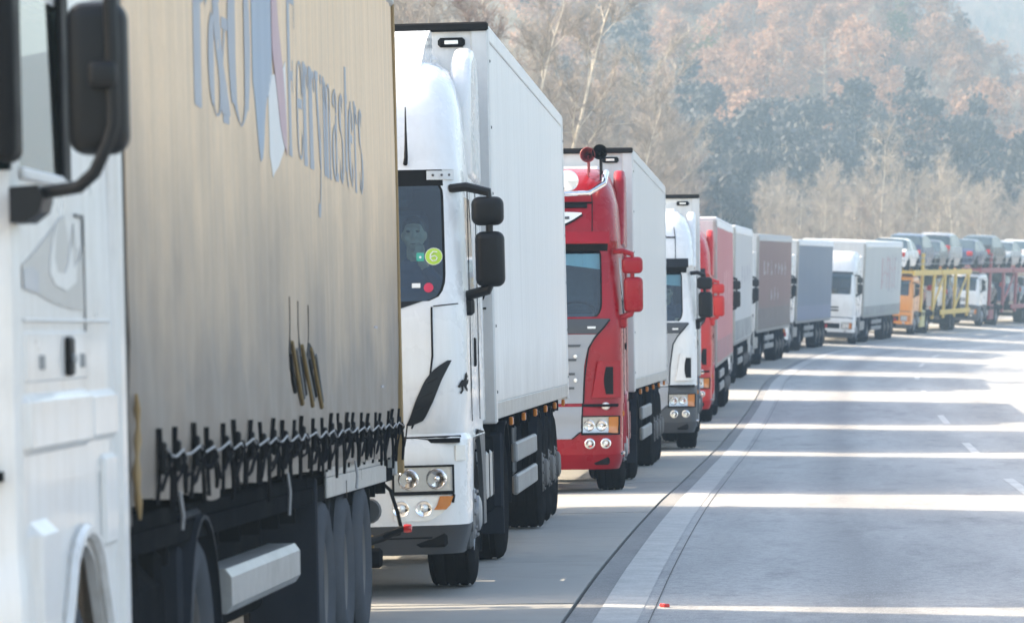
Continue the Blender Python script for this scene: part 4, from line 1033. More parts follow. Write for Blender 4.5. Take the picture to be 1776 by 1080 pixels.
# ------------------------------------------------------------------ plain high cab (lorries 6 to 9 and 11)
GP = [(.27,1.19,.14,.10,.22,2.26),(.44,1.24,.06,.10,.20,2.26),(.47,1.245,.03,.10,.20,2.26),(1.0,1.25,.03,.10,.20,2.26),(1.08,1.235,.07,.10,.22,2.26),(1.5,1.245,.07,.10,.22,2.26),(1.9,1.245,.11,.10,.22,2.26),(2.75,1.215,.33,.10,.22,2.26),(2.86,1.21,.33,.10,.22,2.26)]
GLOW = [(2.86,1.20,.36,.10,.24,2.25),(3.0,1.17,.48,.10,.28,2.25),(3.10,1.10,.7,.10,.34,2.25),(3.16,1.0,.95,.1,.4,2.24)]
def plain_cab(root, body, lower=None, roof=UP, visor=M_black, grille=True, mirror=M_black, defl=True):
    st = dict(prof=GP, body=body, bumper=lower or body, roof=roof, visor=visor, ws=(1.95, 2.75), wsr=.10, wsedge=1.14, lip=.46, skirt=lower or M_dgrey)
    cab, rc, cabo, bm, rf = tractor(root, st)
    if grille:
        for zz in (1.30, 1.42): cab.patch(lambda z: -.62, lambda z: .62, [zz, zz+.03, zz+.06], .01, 10).build('grille_slot', M_gasket, root)
        cab.patch(lambda z: -.7, lambda z: .7, [.62, .72, .82], .008, 10).build('lower_grille', M_gasket, root)
        cab.patch(lambda z: -1.1, lambda z: 1.1, [1.035, 1.05, 1.07], .006, 12).build('panel_gap', M_gasket, root)
    headlight(root, cab, bm, .78, 1.16, .62, .84, amber=True, bezel=True, bowls=2)
    foglamp(root, cab, (.92,), .53, .045)
    b = MB(); b.plate(lambda u, v, o: tuple(Vector(cab.xz(u*1.08, 2.80, .0)) + Vector((0, -.04 - .16*v, -.16*v + (.015 if o > 0 else 0)))), [k/8*2-1 for k in range(9)], [0, 1], .015); b.build('sun_visor', M_glass, root)
    for sx in (1, -1):
        xa, xb = sorted((sx*1.247, sx*1.253))
        for ya in (.80, 1.66): MB().box(xa, xb, ya, ya+.012, 1.15, 2.75, .001).build('door_gap', M_gasket, cabo)
        b = MB(); xa, xb = sorted((sx*1.247, sx*1.262)); b.box(xa, xb, 1.40, 1.52, 1.52, 1.60, .008); b.build('door_handle', M_gasket, root)
        if defl:
            b = MB(); xa, xb = sorted((sx*1.10, sx*1.235)); b.box(xa, xb, 2.285, 2.62, 1.1, 3.5, .05); b.build('rear_side_fairing', body, root)
    mirror_parts(root, mirror, mirror, 1.30, 1.50, .5, 2.0, 2.42, 2.66)
    interior(root, .36)
    return cab, rc, cabo
def lorry_curtain(label, yt, xr, th, body, tarp, roof, band, h=3.95, L=13.4, lower=None, roofc=UP, mirror=M_black, marksarg=None, base=2.95, z0=1.12, key='super', guardm=None, straps=0, roof_h=.07):
    root = place('semi_truck', label, 'truck', yt, xr, th, 1.275, base, QUEUE)
    plain_cab(root, body, lower, roofc, mirror=mirror)
    fn = curtain_trailer(root, base, L, z0, h, 1.275, tarp, roof, band, straps=straps, key=key, roof_h=roof_h)
    for a in marksarg or []: marks(root, *a)
    return root
# ------------------------------------------------------------------ passenger cars for the transporters
CARP = {}
def car_proto(kind):
    """side profile lofted across the width: body, glass band, wheels, lamps"""
    L = 4.3 if kind != 'suv' else 4.5; W = .88; H = {'hatch': 1.46, 'saloon': 1.44, 'suv': 1.68, 'van': 1.75}[kind]
    body = MB(); glass = MB()
    top = {'hatch': [(0,.50),(.15,.72),(1.0,.92),(1.75,1.40),(2.3,1.46),(3.3,1.42),(3.95,1.0),(4.2,.85),(4.3,.5)],
           'saloon': [(0,.50),(.15,.70),(1.1,.90),(1.85,1.36),(2.4,1.44),(3.0,1.38),(3.6,1.02),(4.2,.96),(4.3,.5)],
           'suv': [(0,.60),(.12,.88),(1.1,1.05),(1.75,1.60),(2.3,1.68),(3.7,1.62),(4.3,1.1),(4.42,.9),(4.5,.55)],
           'van': [(0,.60),(.12,.90),(.8,1.10),(1.55,1.68),(2.2,1.75),(3.9,1.72),(4.2,1.15),(4.27,.9),(4.3,.55)]}[kind]
    belt = {'hatch': .92, 'saloon': .92, 'suv': 1.08, 'van': 1.10}[kind]
    ys = sorted(set([0, .05, .15, .35, .62, .75, .95, 1.1, 1.35, 1.6, 1.8, 2.0, 2.3, 2.6, 2.8, 3.0, 3.3, 3.5, 3.75, 3.95, 4.1, 4.2, L]))
    def sect(y):
        zt = interp(top, y); zb = min(belt, zt-.01); e = 1 - .16*sstep(.7, 0, y) - .10*sstep(L-.6, L, y); wv = W*e
        wt = wv*(1 - .24*max(0, (zt-belt)/(H-belt))) if zt > belt else wv*.97
        arch = 0
        for yc in (.82, L-.85):
            if abs(y-yc) < .36: arch = max(arch, math.sqrt(.36**2 - (y-yc)**2))
        z0 = max(.22, .30 + arch if arch else .22)
        return [(wv*.93, z0), (wv, max(.5, z0+.02)), (wv*.99, max(.7*zb+.1, z0+.03)), (wv*.95, max(zb, z0+.04)), (lerp(wv*.95, wt, .85), lerp(zb, zt, .86)), (wt*.86, zt-.012), (0, zt)]
    for ya, yb in zip(ys, ys[1:]):
        A, B = sect(ya), sect(yb); ym = (ya+yb)/2; zt = interp(top, ym)
        for k in range(6):
            isg = k == 3 and zt > belt + .12 and not (abs(ym - (top[3][0]+top[5][0])/2 + .1) < .06)
            fr = (k in (4, 5)) and zt > belt + .02 and (top[2][0] < ym < top[3][0] or top[5][0] < ym < top[6][0])
            t = glass if (isg or fr) else body
            for sx in (1, -1):
                t.add([(sx*A[k][0], ya, A[k][1]), (sx*A[k+1][0], ya, A[k+1][1]), (sx*B[k+1][0], yb, B[k+1][1]), (sx*B[k][0], yb, B[k][1])], [(0,1,2,3)])
    for yy, sg in ((0, 1), (L, -1)):
        A = sect(yy); pts = [(p[0], yy, p[1]) for p in A] + [(-p[0], yy, p[1]) for p in A[-2::-1]]; body.add(pts, [tuple(range(len(pts)))])
    body.box(-.72, .72, .3, L-.3, .2, .32)
    wh = MB()
    for sx in (1, -1):
        for yc in (.82, L-.85): wh.lathe([(.19, -.1), (.31, -.1), (.325, -.06), (.325, .06), (.31, .1), (.19, .1)], (sx*.76, yc, .325), 'x', 20)
    whl = [MB().lathe([(.19, -.1), (.31, -.1), (.325, -.06), (.325, .06), (.31, .1), (.19, .1), (.18, .06), (.05, .07), (0, .08)], (0,0,0), 'x', 20)]
    lampf, lampr = MB(), MB()
    for sx in (1, -1):
        z = interp(top, .12); xa, xb = sorted((sx*.42, sx*.72)); lampf.box(xa, xb, -.012, .12, z-.16, z-.02, .03)
        z = interp(top, L-.1); xa, xb = sorted((sx*.52, sx*.80)); lampr.box(xa, xb, L-.14, L+.012, z-.2, z+.02, .03)
    pl = MB().box(-.26, .26, L+.001, L+.012, .55, .66, .004); gr = MB().box(-.4, .4, -.012, .03, .36, .52, .02)
    def md(b, nm, mat):
        o = b.build(nm, mat, doubles=.0005 if nm == 'body' else 0); me = o.data; bpy.data.objects.remove(o); return me
    CARP[kind] = dict(body=body, L=L, glass=md(glass, 'windows', M_carglass), wheel=md(whl[0], 'wheel', M_tyre), hl=md(lampf, 'headlights', M_lamp), tl=md(lampr, 'tail_lamps', M_redlens), grille=md(gr, 'grille', M_gasket), plate=md(pl, 'number_plate', M_paper))
CAR_COL = {'white': pbr('car_white', (.76,.77,.78), .25, 0, .03, 3, coat=.6), 'silver': pbr('car_silver', (.36,.37,.39), .32, .4, .03, 3, coat=.2), 'dark blue': pbr('car_dark_blue', (.03,.05,.11), .3, .1, .05, 3, coat=.15),
           'dark red': pbr('car_dark_red', (.26,.02,.04), .3, .1, .05, 3, coat=.15), 'black': pbr('car_black', (.02,.021,.024), .3, 0, .05, 3, coat=.15), 'pale blue': pbr('car_pale_blue', (.22,.29,.36), .3, .2, .04, 3, coat=.2)}
CARM = {}
def car(kind, colour, label, parent_m, y, z, pitch=0.0, flip=False):
    if kind not in CARP: car_proto(kind)
    P = CARP[kind]; key = (kind, colour)
    if key not in CARM:
        o = P['body'].build('body', CAR_COL[colour], doubles=.0005, smooth=40); CARM[key] = o.data; bpy.data.objects.remove(o)
    m = parent_m @ Matrix.Translation((0, y, z)) @ Matrix.Rotation(pitch, 4, 'X')
    if flip: m = m @ Matrix.Translation((0, P['L'], 0)) @ Matrix.Rotation(PI, 4, 'Z')
    r = thing('passenger_car', label, 'car', m.to_translation(), m.to_euler(), 'cars carried on the transporters')
    inst(CARM[key], 'body', r); inst(P['glass'], 'windows', r); inst(P['hl'], 'headlights', r); inst(P['tl'], 'tail_lamps', r); inst(P['grille'], 'grille', r); inst(P['plate'], 'number_plate', r)
    for sx in (1, -1):
        for yc in (.82, P['L']-.85): inst(P['wheel'], 'wheel', r, (sx*.76, yc, .325), (0, 0, 0 if sx > 0 else PI))
    return r
def transporter(label, yt, xr, th, cabmat, frame, box, cars, lower=None, posts=(3.1, 6.6, 10.0, 13.4, 17.6)):
    root = place('car_transporter', label, 'truck', yt, xr, th, 1.25, 0.0, QUEUE)
    plain_cab(root, cabmat, lower, GLOW, defl=False)
    for o in root.children_recursive:            # transporters have a low cab under the front of the upper deck
        if o.type == 'MESH' and o.name.split('.')[0] not in ('tyre', 'rim', 'wheel', 'chassis', 'axle'):
            for v in o.data.vertices:
                if v.co.z > 1.0: v.co.z = 1.0 + (v.co.z - 1.0)*.76
    zt = 2.86
    for sx in (1, -1):
        xa, xb = sorted((sx*1.13, sx*1.25))
        for i, (ya, yb) in enumerate(((.55, 8.6), (8.9, 18.3))):
            b = MB(); b.box(xa, xb, ya, yb, zt-.24, zt, .02); b.build('upper_deck_beam', frame, root)
            b = MB(); b.box(xa, xb, max(ya, 2.5), yb, .78, 1.0, .02); b.build('lower_deck_beam', frame if i else M_chassis, root)
        for k, yy in enumerate(posts):
            b = MB(); b.box(xa, xb, yy-.15, yy+.15, .62, zt + (.75 if k == 0 else -.17), .025); b.build('post', frame, root)
        for ya, yb in ((posts[1], posts[2]), (posts[3], posts[4])):
            b = MB(); b.tube([(sx*1.19, ya, 1.0), (sx*1.19, yb-.3, zt-.2)], .05, 6); b.build('brace', frame, root)
        b = MB(); b.box(xa, xb, posts[0]-.1, posts[0]+1.05, .30, 1.05, .03); b.build('tool_box', box, root)
        for z in (zt+.28, zt+.55):
            b = MB(); b.tube([(sx*1.24, .8, z), (sx*1.24, 8.4, z)], .018, 5); b.tube([(sx*1.24, 9.0, z), (sx*1.24, 18.2, z)], .018, 5); b.build('hand_rail', M_galv, root)
        for ya, yb, z, up in ((.6, 8.5, zt-.07, 0), (9.0, 18.2, zt-.07, 0), (3.0, 8.4, .92, 0), (9.0, 18.2, .86, 0)):
            b = MB(); x2, x3 = sorted((sx*.55, sx*1.08)); b.box(x2, x3, ya, yb, z-.04, z, .004); b.build('wheel_track', M_galv, root)
    for yy in (.6, 8.5, 9.0, 18.25):
        b = MB(); b.box(-1.13, 1.13, yy-.06, yy+.06, zt-.16, zt-.02, .02); b.build('cross_beam', frame, root)
    b = MB(); b.box(-.4, .4, 8.2, 18.2, .62, .80, .02); b.box(-1.2, 1.2, 18.2, 18.34, .5, .8, .02); b.build('trailer_chassis', M_chassis, root)
    for yc in (12.4, 13.5): axle(root, yc, 'small', 1.22)
    b = MB(); b.box(-1.18, 1.18, 18.3, 18.36, zt-.22, zt-.02, .01); b.build('rear_beam', box, root)
    bpy.context.view_layer.update()
    m = root.matrix_world.copy()
    for (kind, colour, lab, y, z, p, fl) in cars: car(kind, colour, lab, m, y, z, p, fl)
    return root
# ------------------------------------------------------------------ lorry 1, close by: only its side is in the picture
def glyph(ch):
    """strokes of a serif letter: ('v', x, z0, z1, w) stem, ('h', x0, x1, z, t) bar, ('a', cx, cz, rx, rz, a0, a1, thick, thin) arc, ('d', x0, z0, x1, z1, w) diagonal; cap height 1, x-height .64"""
    S, T, X = (.36 if ch in 'P&O' else .28), .06, .64
    ser = lambda x, z, w=.17: ('h', x-w, x+w, z, T)
    if ch == 'P': return .78, [('v', .20, 0, 1, S), ser(.20, .025), ser(.14, .975, .13), ('a', .22, .735, .44, .24, -90, 90, S, T), ('h', .2, .24, .495, T), ('h', .2, .24, .975, T)]
    if ch == 'O': return .98, [('a', .49, .5, .40, .48, 0, 360, S, T)]
    if ch == '&': return 1.0, [('a', .40, .77, .20, .21, -60, 250, .15, T), ('d', .26, .66, .86, .04, S), ('a', .38, .27, .30, .26, 110, 330, S*.9, T), ('d', .70, .16, .86, .50, T), ('h', .72, .96, .5, T), ('h', .74, .98, .025, T)]
    if ch == 'F': return .74, [('v', .20, 0, 1, S), ser(.20, .025), ser(.13, .975, .11), ('h', .2, .66, .975, T), ('h', .2, .52, .50, T), ('v', .66, .80, 1.0, .03), ('v', .52, .40, .60, .03)]
    if ch == 'e': return .60, [('a', .30, X/2, .24, X/2-.02, 20, 330, .17, T), ('h', .10, .50, .36, T)]
    if ch == 'r': return .50, [('v', .17, 0, X, .23), ser(.17, .02, .13), ser(.12, X-.02, .08), ('a', .34, .46, .16, .15, 60, 170, .08, T), ('d', .36, .60, .46, .50, .10)]
    if ch == 'y': return .64, [('d', .10, X, .32, .02, .12), ('d', .54, X, .20, -.28, .05), ser(.12, X-.02, .12), ser(.53, X-.02, .10), ('h', .08, .22, -.26, .09)]
    if ch == 'm': return 1.0, [('v', .17, 0, X, .23), ('v', .50, 0, .5, .22), ('v', .83, 0, .5, .22), ser(.17, .02, .12), ser(.5, .02, .12), ser(.83, .02, .12), ser(.12, X-.02, .08), ('a', .335, .46, .165, .16, 0, 170, .15, T), ('a', .665, .46, .165, .16, 0, 170, .15, T)]
    if ch == 'a': return .58, [('v', .42, .03, .46, .18), ('a', .28, .47, .15, .15, 0, 165, .15, T), ('a', .26, .19, .17, .18, 30, 330, .11, T), ('h', .40, .56, .03, T)]
    if ch == 's': return .50, [('a', .25, .48, .15, .14, 30, 270, .15, T), ('a', .25, .17, .16, .16, -150, 90, .15, T), ('v', .40, .50, .62, .03), ('v', .09, .02, .16, .03)]
    if ch == 't': return .42, [('v', .18, .10, .84, .23), ('h', .05, .36, X-.02, T), ('a', .28, .11, .10, .10, 180, 300, .09, T)]
    return .4, []
def write(root, fn, text, y0, z0, cap, xs, mat, gap=.04):
    y = y0
    for ch in text:
        wd, st = glyph(ch); b = MB()
        P = lambda u, v, o: fn(y + u*xs*cap, z0 + v*cap, 1, o)
        for q in st:
            if q[0] == 'v':
                _, x, a, c, w = q; b.grid(lambda u, v: P(u, v, .006), [x-w/2, x, x+w/2], frange(a, c, .12))
            elif q[0] == 'h':
                _, a, c, z, t = q; b.grid(lambda u, v: P(u, v, .0065), frange(a, c, .08), [z-t/2, z+t/2])
            elif q[0] == 'd':
                _, xa, za, xb, zb, w = q; b.grid(lambda t, u: P(lerp(xa, xb, t)+u, lerp(za, zb, t), .007), frange(0, 1, .1), [-w/2, w/2])
            else:
                _, cx, cz, rx, rz, a0, a1, tk, tn = q
                def A(a, k):
                    c, s = math.cos(math.radians(a)), math.sin(math.radians(a)); t = tn + (tk-tn)*c*c
                    return P(cx + (rx + (k-.5)*t)*c, cz + (rz + (k-.5)*t*(tn/tk if abs(s) > .7 else 1))*s, .0075)
                b.grid(A, frange(a0, a1, 10), [0, .5, 1])
        b.build('letter', mat, root, recalc=False, smooth=60); y += (wd + gap)*xs*cap
    return y
def lorry_near():
    root = place('semi_truck', 'nearest lorry, dirty beige curtain trailer with grey lettering, white cab with grey flames', 'truck', 15.4, -1.34, .044, 1.275, 2.5, QUEUE)
    MP = [(.27,1.20,.20,.05,.16,2.28),(.44,1.255,.10,.05,.14,2.28),(.47,1.26,.08,.05,.13,2.28),(1.0,1.262,.08,.05,.12,2.28),(1.10,1.25,.10,.05,.13,2.28),(1.35,1.25,.10,.05,.13,2.28),(1.9,1.25,.10,.05,.14,2.28),(2.86,1.235,.22,.05,.14,2.28)]
    st = dict(prof=MP, body=M_whited, bumper=M_whited, roof=[(z, a, b, c, d, e) for z, a, b, c, d, e in UP], visor=M_gasket, ws=(2.25, 2.75), wsr=.14, wsedge=1.86, corner=(1.90, 1.94, 1.97), side=(.345, .74, 1.22, 1.34), winj=(11, 12), winz=(2.28, 2.80), cut=1.35, lip=.30, skirt=M_whited, fa=1.47, da=5.05, fw='dusty_front', dw='dusty_dual', tank=M_chassis)
    cab, rc, cabo, bm, rf = tractor(root, st)
    for sx in (1, -1):
        X = lambda a, c: sorted((sx*a, sx*c))
        # pillar rubber, window sill, door joints
        xa, xb = X(1.243, 1.262)
        b = MB(); b.box(xa, xb, 1.17, 1.32, 2.24, 2.84, .01); b.build('window_pillar', M_gasket, root)
        b = MB(); b.box(xa, xb, .33, 1.34, 2.225, 2.262, .008); b.build('window_sill', M_boxw2, root)
        b = MB(); xa, xb = X(1.248, 1.2545); b.box(xa, xb, 1.62, 1.632, 1.62, 2.15, .001); b.box(xa, xb, 1.45, 1.62, 2.14, 2.15, .001); b.build('door_gap', M_dgrey, cabo)
        b = MB(); xa, xb = X(1.20, 1.275); b.rbox(xa, xb, .06, .26, 2.27, 2.95, .035); b.build('air_deflector', M_gasket, root)
        # stepped lower door and side steps
        for za, zb, xo, ya, yb, nm in ((1.60, 1.79, 1.258, .30, 1.66, 'door_lower_panel'), (1.40, 1.585, 1.275, .26, 1.62, 'side_fairing'), (1.405, 1.58, 1.272, 1.64, 2.26, 'side_fairing'), (1.80, 1.81, 1.262, .30, 2.2, 'door_ledge')):
            b = MB(); xa, xb = X(1.18, xo); b.box(xa, xb, ya, yb, za, zb, .025); b.build(nm, M_whited, root)
        b = MB(); xa, xb = X(1.256, 1.276); b.box(xa, xb, 1.10, 1.22, 1.63, 1.755, .012); hd = b.build('door_handle', M_gasket, root)
        b = MB(); xa, xb = X(1.274, 1.286); b.box(xa, xb, 1.13, 1.19, 1.67, 1.70, .006); b.build('handle_grip', M_galv, hd)
        for yy in (.62, 1.50):
            b = MB(); xa, xb = X(1.256, 1.262); b.box(xa, xb, yy-.05, yy+.05, 1.655, 1.70, .003); b.build('small_badge', M_galv, root)
        # bumper corner with its step hollow, flared arch edge, corner panel behind the wheel
        b = MB(); xa, xb = X(1.16, 1.29); b.box(xa, xb, .30, .74, .32, 1.22, .07); b.build('corner_fairing', M_whited, root)
        b = MB(); pts = [(sx*1.262, 1.47 + .60*math.cos(math.radians(a)), .5 + .63*math.sin(math.radians(a))) for a in range(190, -11, -10)]
        b.tube(pts, .022, 6); b.build('arch_moulding', M_whited, root)
        b = MB(); xa, xb = X(1.235, 1.268); b.box(xa, xb, 1.92, 2.24, 1.05, 1.36, .02); b.build('arch_panel', M_whited, root)
        b = MB(); xa, xb = X(1.10, 1.275); b.box(xa, xb, 2.29, 2.47, .62, 2.86, .03); b.build('rear_side_fairing', M_whited, root)
        # ribbed grey mudguard tail behind the front wheel
        for k in range(3):
            b = MB(); x0 = .90 + k*.12; xa, xb = X(x0, x0+.10)
            b.plate(lambda u, v, o: (lerp(xa, xb, u), 1.47 + (.60+(.02 if o > 0 else 0))*math.cos(v), .47 + (.60+(.02 if o > 0 else 0))*math.sin(v)), [0, .5, 1], [math.radians(a) for a in range(-20, 40, 8)], .02)
            b.build('mudguard_tail', M_mudg, root)
        # mirror on its long arm
        b = MB(); xa, xb = X(1.385, 1.565); b.rbox(xa, xb, .11, .25, 2.285, 2.735, .055); mh = b.build('mirror', M_black, root)
        b = MB(); xa, xb = X(1.40, 1.55); b.box(xa, xb, .241, .247, 2.32, 2.70, .003); b.build('mirror_glass', M_chrome, mh)
        b = MB(); xa, xb = X(1.46, 1.545); b.rbox(xa, xb, .05, .14, 2.475, 2.555, .022); b.build('mirror_clamp', M_black, mh)
        b = MB(); b.tube([(sx*1.33, .16, 2.175), (sx*1.42, .11, 2.19), (sx*1.47, .09, 2.23), (sx*1.515, .085, 2.32), (sx*1.53, .085, 2.37), (sx*1.53, .085, 2.6), (sx*1.525, .085, 2.86), (sx*1.44, .1, 2.94), (sx*1.24, .18, 2.98)], [.020,.020,.020,.019,.019,.021,.021,.02,.02], 10); b.build('mirror_arm', M_black, root)
        b = MB(); q = [(1.25, 2.09), (1.25, 2.195), (1.335, 2.20), (1.352, 2.16), (1.34, 2.12), (1.30, 2.09)]; b.prism([(sx*a, z) for a, z in q], 'y', .10, .30); b.build('mirror_bracket', M_black, root)
        # grey flames painted on the door
        def flame(poly, mat, off):
            ys = [p[0] for p in poly]; b = MB(); n = len(poly)
            f = [cab.yz(max(.30, a), z, off, sx) for a, z in poly]; g = [cab.yz(max(.30, a), z, off+.002, sx) for a, z in poly]
            b.add(f + g, [tuple(range(n)), tuple(range(2*n-1, n-1, -1))] + [(i, (i+1) % n, n+(i+1) % n, n+i) for i in range(n)]); b.build('painted_flame', mat, root)
        flame([(.31, 1.90), (.55, 1.89), (.9, 1.86), (1.3, 1.84), (1.60, 1.84), (1.60, 2.05), (1.50, 1.99), (1.42, 2.12), (1.34, 2.00), (1.22, 2.14), (1.10, 2.12), (.95, 2.09), (.75, 2.05), (.5, 2.0), (.31, 1.97)], M_flame, .002)
        flame([(.31, 1.90), (.60, 1.885), (.62, 1.95), (.5, 1.965), (.31, 1.955)], M_flamed, .0045)
        flame([(.85, 1.95), (.95, 1.915), (1.20, 1.90), (1.42, 1.93), (1.44, 2.00), (1.38, 1.97), (1.33, 2.06), (1.27, 1.99), (1.18, 1.955), (1.02, 1.955), (.96, 2.0), (1.0, 2.08), (1.06, 2.13), (.94, 2.06), (.88, 2.0)], M_whited, .0045)
    interior(root, .25, 1.6, 2.84, 2.2)
    # ---- the curtain trailer, riding nose-high
    have = set(root.children)
    for o in have:
        if o.type == 'MESH' and o.name.split('.')[0] not in ('wheel', 'axle', 'chassis', 'wheel_house', 'fifth_wheel', 'fuel_tank', 'mudguard'):
            for me in [o.data] + [c.data for c in o.children]:
                for v in me.vertices:
                    if v.co.z > 1.0: v.co.z += .048
                    if v.co.x > .3: v.co.x += .012 + (.035 if o.name.startswith('mirror') and v.co.x > 1.36 else 0)
    y0, L, w = 2.5, 13.6, 1.275; K = -.0135
    top, hem0 = 4.26, 1.215
    base = curtain_fn(y0, L, 1.2, 4.0, w, .0022, .335, 3)
    def fn(y, z, sx=1, off=0.0):
        x, yy, zz = base(y, z, sx, off)
        u = max(0, (1.50 - z)/.30)                                   # slack skirt under the buckles
        if u > 0: x += sx*u*(.02*mnoise.noise(Vector((y*3.1, z*2, 5))) + .018*math.sin(y*2*PI/.52) - .02)
        x += sx*.006*math.sin(2*PI*(y*.95 + z*1.5) + 2*mnoise.noise(Vector((y*.5, z, 2))))*sstep(2.2, 1.55, z)
        return (x, yy, zz)
    for sx in (1, -1):
        def C(y, v, o):
            hem = hem0 - .0025*(y-y0) + .022*mnoise.noise(Vector((y*1.7, 3, sx))) + .012*mnoise.noise(Vector((y*6, 8, sx))) - (.05*sstep(.30, .0, abs(y-y0-2.75)) if sx > 0 else 0)
            z = hem + v*(top-.13-hem); p = fn(y, z, sx, o); return p
        vs = [0, .01, .02, .04, .06, .08, .10, .12] + frange(.15, 1, .05)
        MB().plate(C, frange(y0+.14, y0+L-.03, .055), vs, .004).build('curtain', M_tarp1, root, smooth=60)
        xa, xb = sorted((sx*(w-.03), sx*(w+.025)))
        b = MB(); b.box(xa, xb, y0, y0+L, top-.16, top, .02); b.build('roof_rail', M_alu, root)
        b = MB(); b.box(xa, xb, y0+L-.02, y0+L+.012, 1.06, top, .008); b.build('rear_post', M_ochre, root)
        b = MB(); xa, xb = sorted((sx*(w-.09), sx*(w-.005))); b.box(xa, xb, y0+.02, y0+.16, 1.12, top, .02); b.build('curtain_pole', pbr('dark_brown_pole', (.05,.042,.038), .6, .1, .3, 5, grime=.5) if 'dark_brown_pole' not in MATS else MATS['dark_brown_pole'], root)
        b = MB(); b.tube([(sx*(w+.012), y0+.20+.03*math.sin(k*.9), 1.60-k*.055) for k in range(9)], [.006,.014,.008,.016,.009,.018,.012,.015,.006], 6); b.build('bunched_strap', M_ochre, root)
        b = MB(); xa, xb = sorted((sx*(w-.16), sx*(w-.08))); b.box(xa, xb, y0+.02, y0+L, 1.04, 1.16, .01); b.build('bed_rail', M_chassis, root)
        # buckles: webbing, steel buckle and loose tail, one strap at a time
        rr = random.Random(11); n = 25
        for k in range(n):
            yy = y0 + .80 + k*(L-.95)/(n-1); zt = 1.475 + rr.uniform(-.012, .012); zb = hem0 - .0025*(yy-y0) - .02
            b = MB(); lean = rr.uniform(-.02, .05)
            b.plate(lambda u, v, o: (fn(yy, lerp(zb, zt, v), sx, .010)[0] + sx*o, yy + u*.050*(1.15 if v > .62 else .75) + lean*(1-v), lerp(zb, zt, v)), [-.5, .5], [0, .25, .5, .62, .64, .85, 1], .010)
            s = b.build('strap', M_webb, root)
            b = MB(); px = fn(yy, zt-.12, sx, .028)[0]; xa, xb = sorted((px-sx*.012, px+sx*.012)); b.box(xa, xb, yy-.026, yy+.026, zt-.17, zt-.05, .008)
            b.tube([(px+sx*.016, yy-.02, zt-.15), (px+sx*.03, yy+lean*.3, zt-.12), (px+sx*.016, yy+.02, zt-.09)], .006, 5); b.build('buckle', M_gasket, s)
            b = MB(); dy = rr.uniform(.05, .16); dz = rr.uniform(.14, .26)
            pts = [(px+sx*(.010+.008*math.sin(t*PI)), yy + dy*t + .02*math.sin(t*5+k), zt-.10 - dz*t**1.2 + .0*t) for t in frange(0, 1, .17)]
            b.tube(pts, [.010, .009, .009, .009, .010, .010, .008][:len(pts)], 5); b.build('strap_tail', M_webb, s)
            b = MB(); z2 = zt - rr.uniform(.16, .26); q0 = rr.uniform(.2, .5); dn = (L-.95)/(n-1)
            b.tube([(px+sx*.012, yy, zt-.10), (px+sx*.014, yy+dn*.3, lerp(zt, z2, .8)), (px+sx*.016, yy+dn*q0, z2), (px+sx*.014, yy+dn*.8, zt-.17), (px+sx*.014, yy+dn, zt-.11)], [.006,.006,.007,.006,.005], 5); b.build('lacing', M_webb, s)
            if rr.random() < .6:
                b = MB(); b.tube([(px+sx*.012, yy+.02, zt-.16), (px+sx*.014, yy-dn*.35, zt-.22), (px+sx*.010, yy-dn*.45, zb+.06)], [.008,.009,.005], 5); b.build('strap_end', M_webb, s)
            if k % 8 == 1:
                b = MB(); b.tube([(px+sx*.01, yy-.05, zb+.04), (px+sx*.02, yy-.045, zb-.05), (px+sx*.015, yy-.05+rr.uniform(-.02,.02), zb-rr.uniform(.10,.18))], .008, 5); b.build('hanging_tape', M_mudg, s)
        pts = []
        for k in range(n*3):
            yy = y0 + .75 + k*(L-.9)/(n*3-1); pts.append((fn(yy, 1.38, sx, .05)[0], yy, 1.395 - .03*abs(math.sin(k*PI/3)) + .02*mnoise.noise(Vector((yy*2, 1, 1)))))
        MB().tube(pts, .005, 5).build('tir_cord', M_mudg, root)
        # rear side panel over the wheels
        b = MB(); xa, xb = sorted((sx*(w-.045), sx*(w-.03))); b.box(xa, xb, y0+8.35, y0+L-.9, 1.03, 1.14, .003); b.box(xa, xb, y0+8.35, y0+L-.9, 1.143, 1.25, .003); b.build('rear_side_panel', M_alu, root)
        b = MB(); b.box(xa, xb+.002*sx, y0+9.6, y0+9.63, 1.0, 1.1); b.box(xa, xb, y0+10.7, y0+10.74, 1.08, 1.14); b.build('panel_catch', M_gasket, root)
        # underrun guard with bevelled ends
        q = [(w-.17, .665), (w-.04, .665), (w-.015, .70), (w-.015, .82), (w-.04, .855), (w-.17, .855)]
        MB().prism([(sx*a, z) for a, z in q], 'y', y0+3.4, y0+6.55).build('side_guard', M_alu, root)
        b = MB(); xa, xb = sorted((sx*(w-.5), sx*(w-.18))); b.box(xa, xb, y0+3.55, y0+6.3, .55, 1.0, .02); b.build('tool_box', M_chassis, root)
        b = MB(); b.box(xa, xb, y0+4.0, y0+5.6, 1.0, 1.08, .01); b.build('tool_box_lid', M_dgrey, root)
        b = MB(); xa, xb = sorted((sx*(w-.40), sx*(w-.03))); b.box(xa, xb, y0+7.72, y0+7.76, .3, 1.15, .01); b.build('front_spray_panel', M_mud, root)
        b = MB(); b.box(sx*1.0-.06, sx*1.0+.06, y0+2.3, y0+2.5, .42, 1.1, .01); b.box(sx*1.0-.12, sx*1.0+.12, y0+2.2, y0+2.6, .38, .42); b.build('landing_leg', M_boxw2, root)
    # print, flag and tears belong to the side in view
    e = write(root, fn, 'P&O', 2.5 + 2.22, 2.75, .84, .92, M_print, .05)
    write(root, fn, 'Ferrymasters', 2.5 + 6.2, 2.755, .80, .78, M_print, .04)
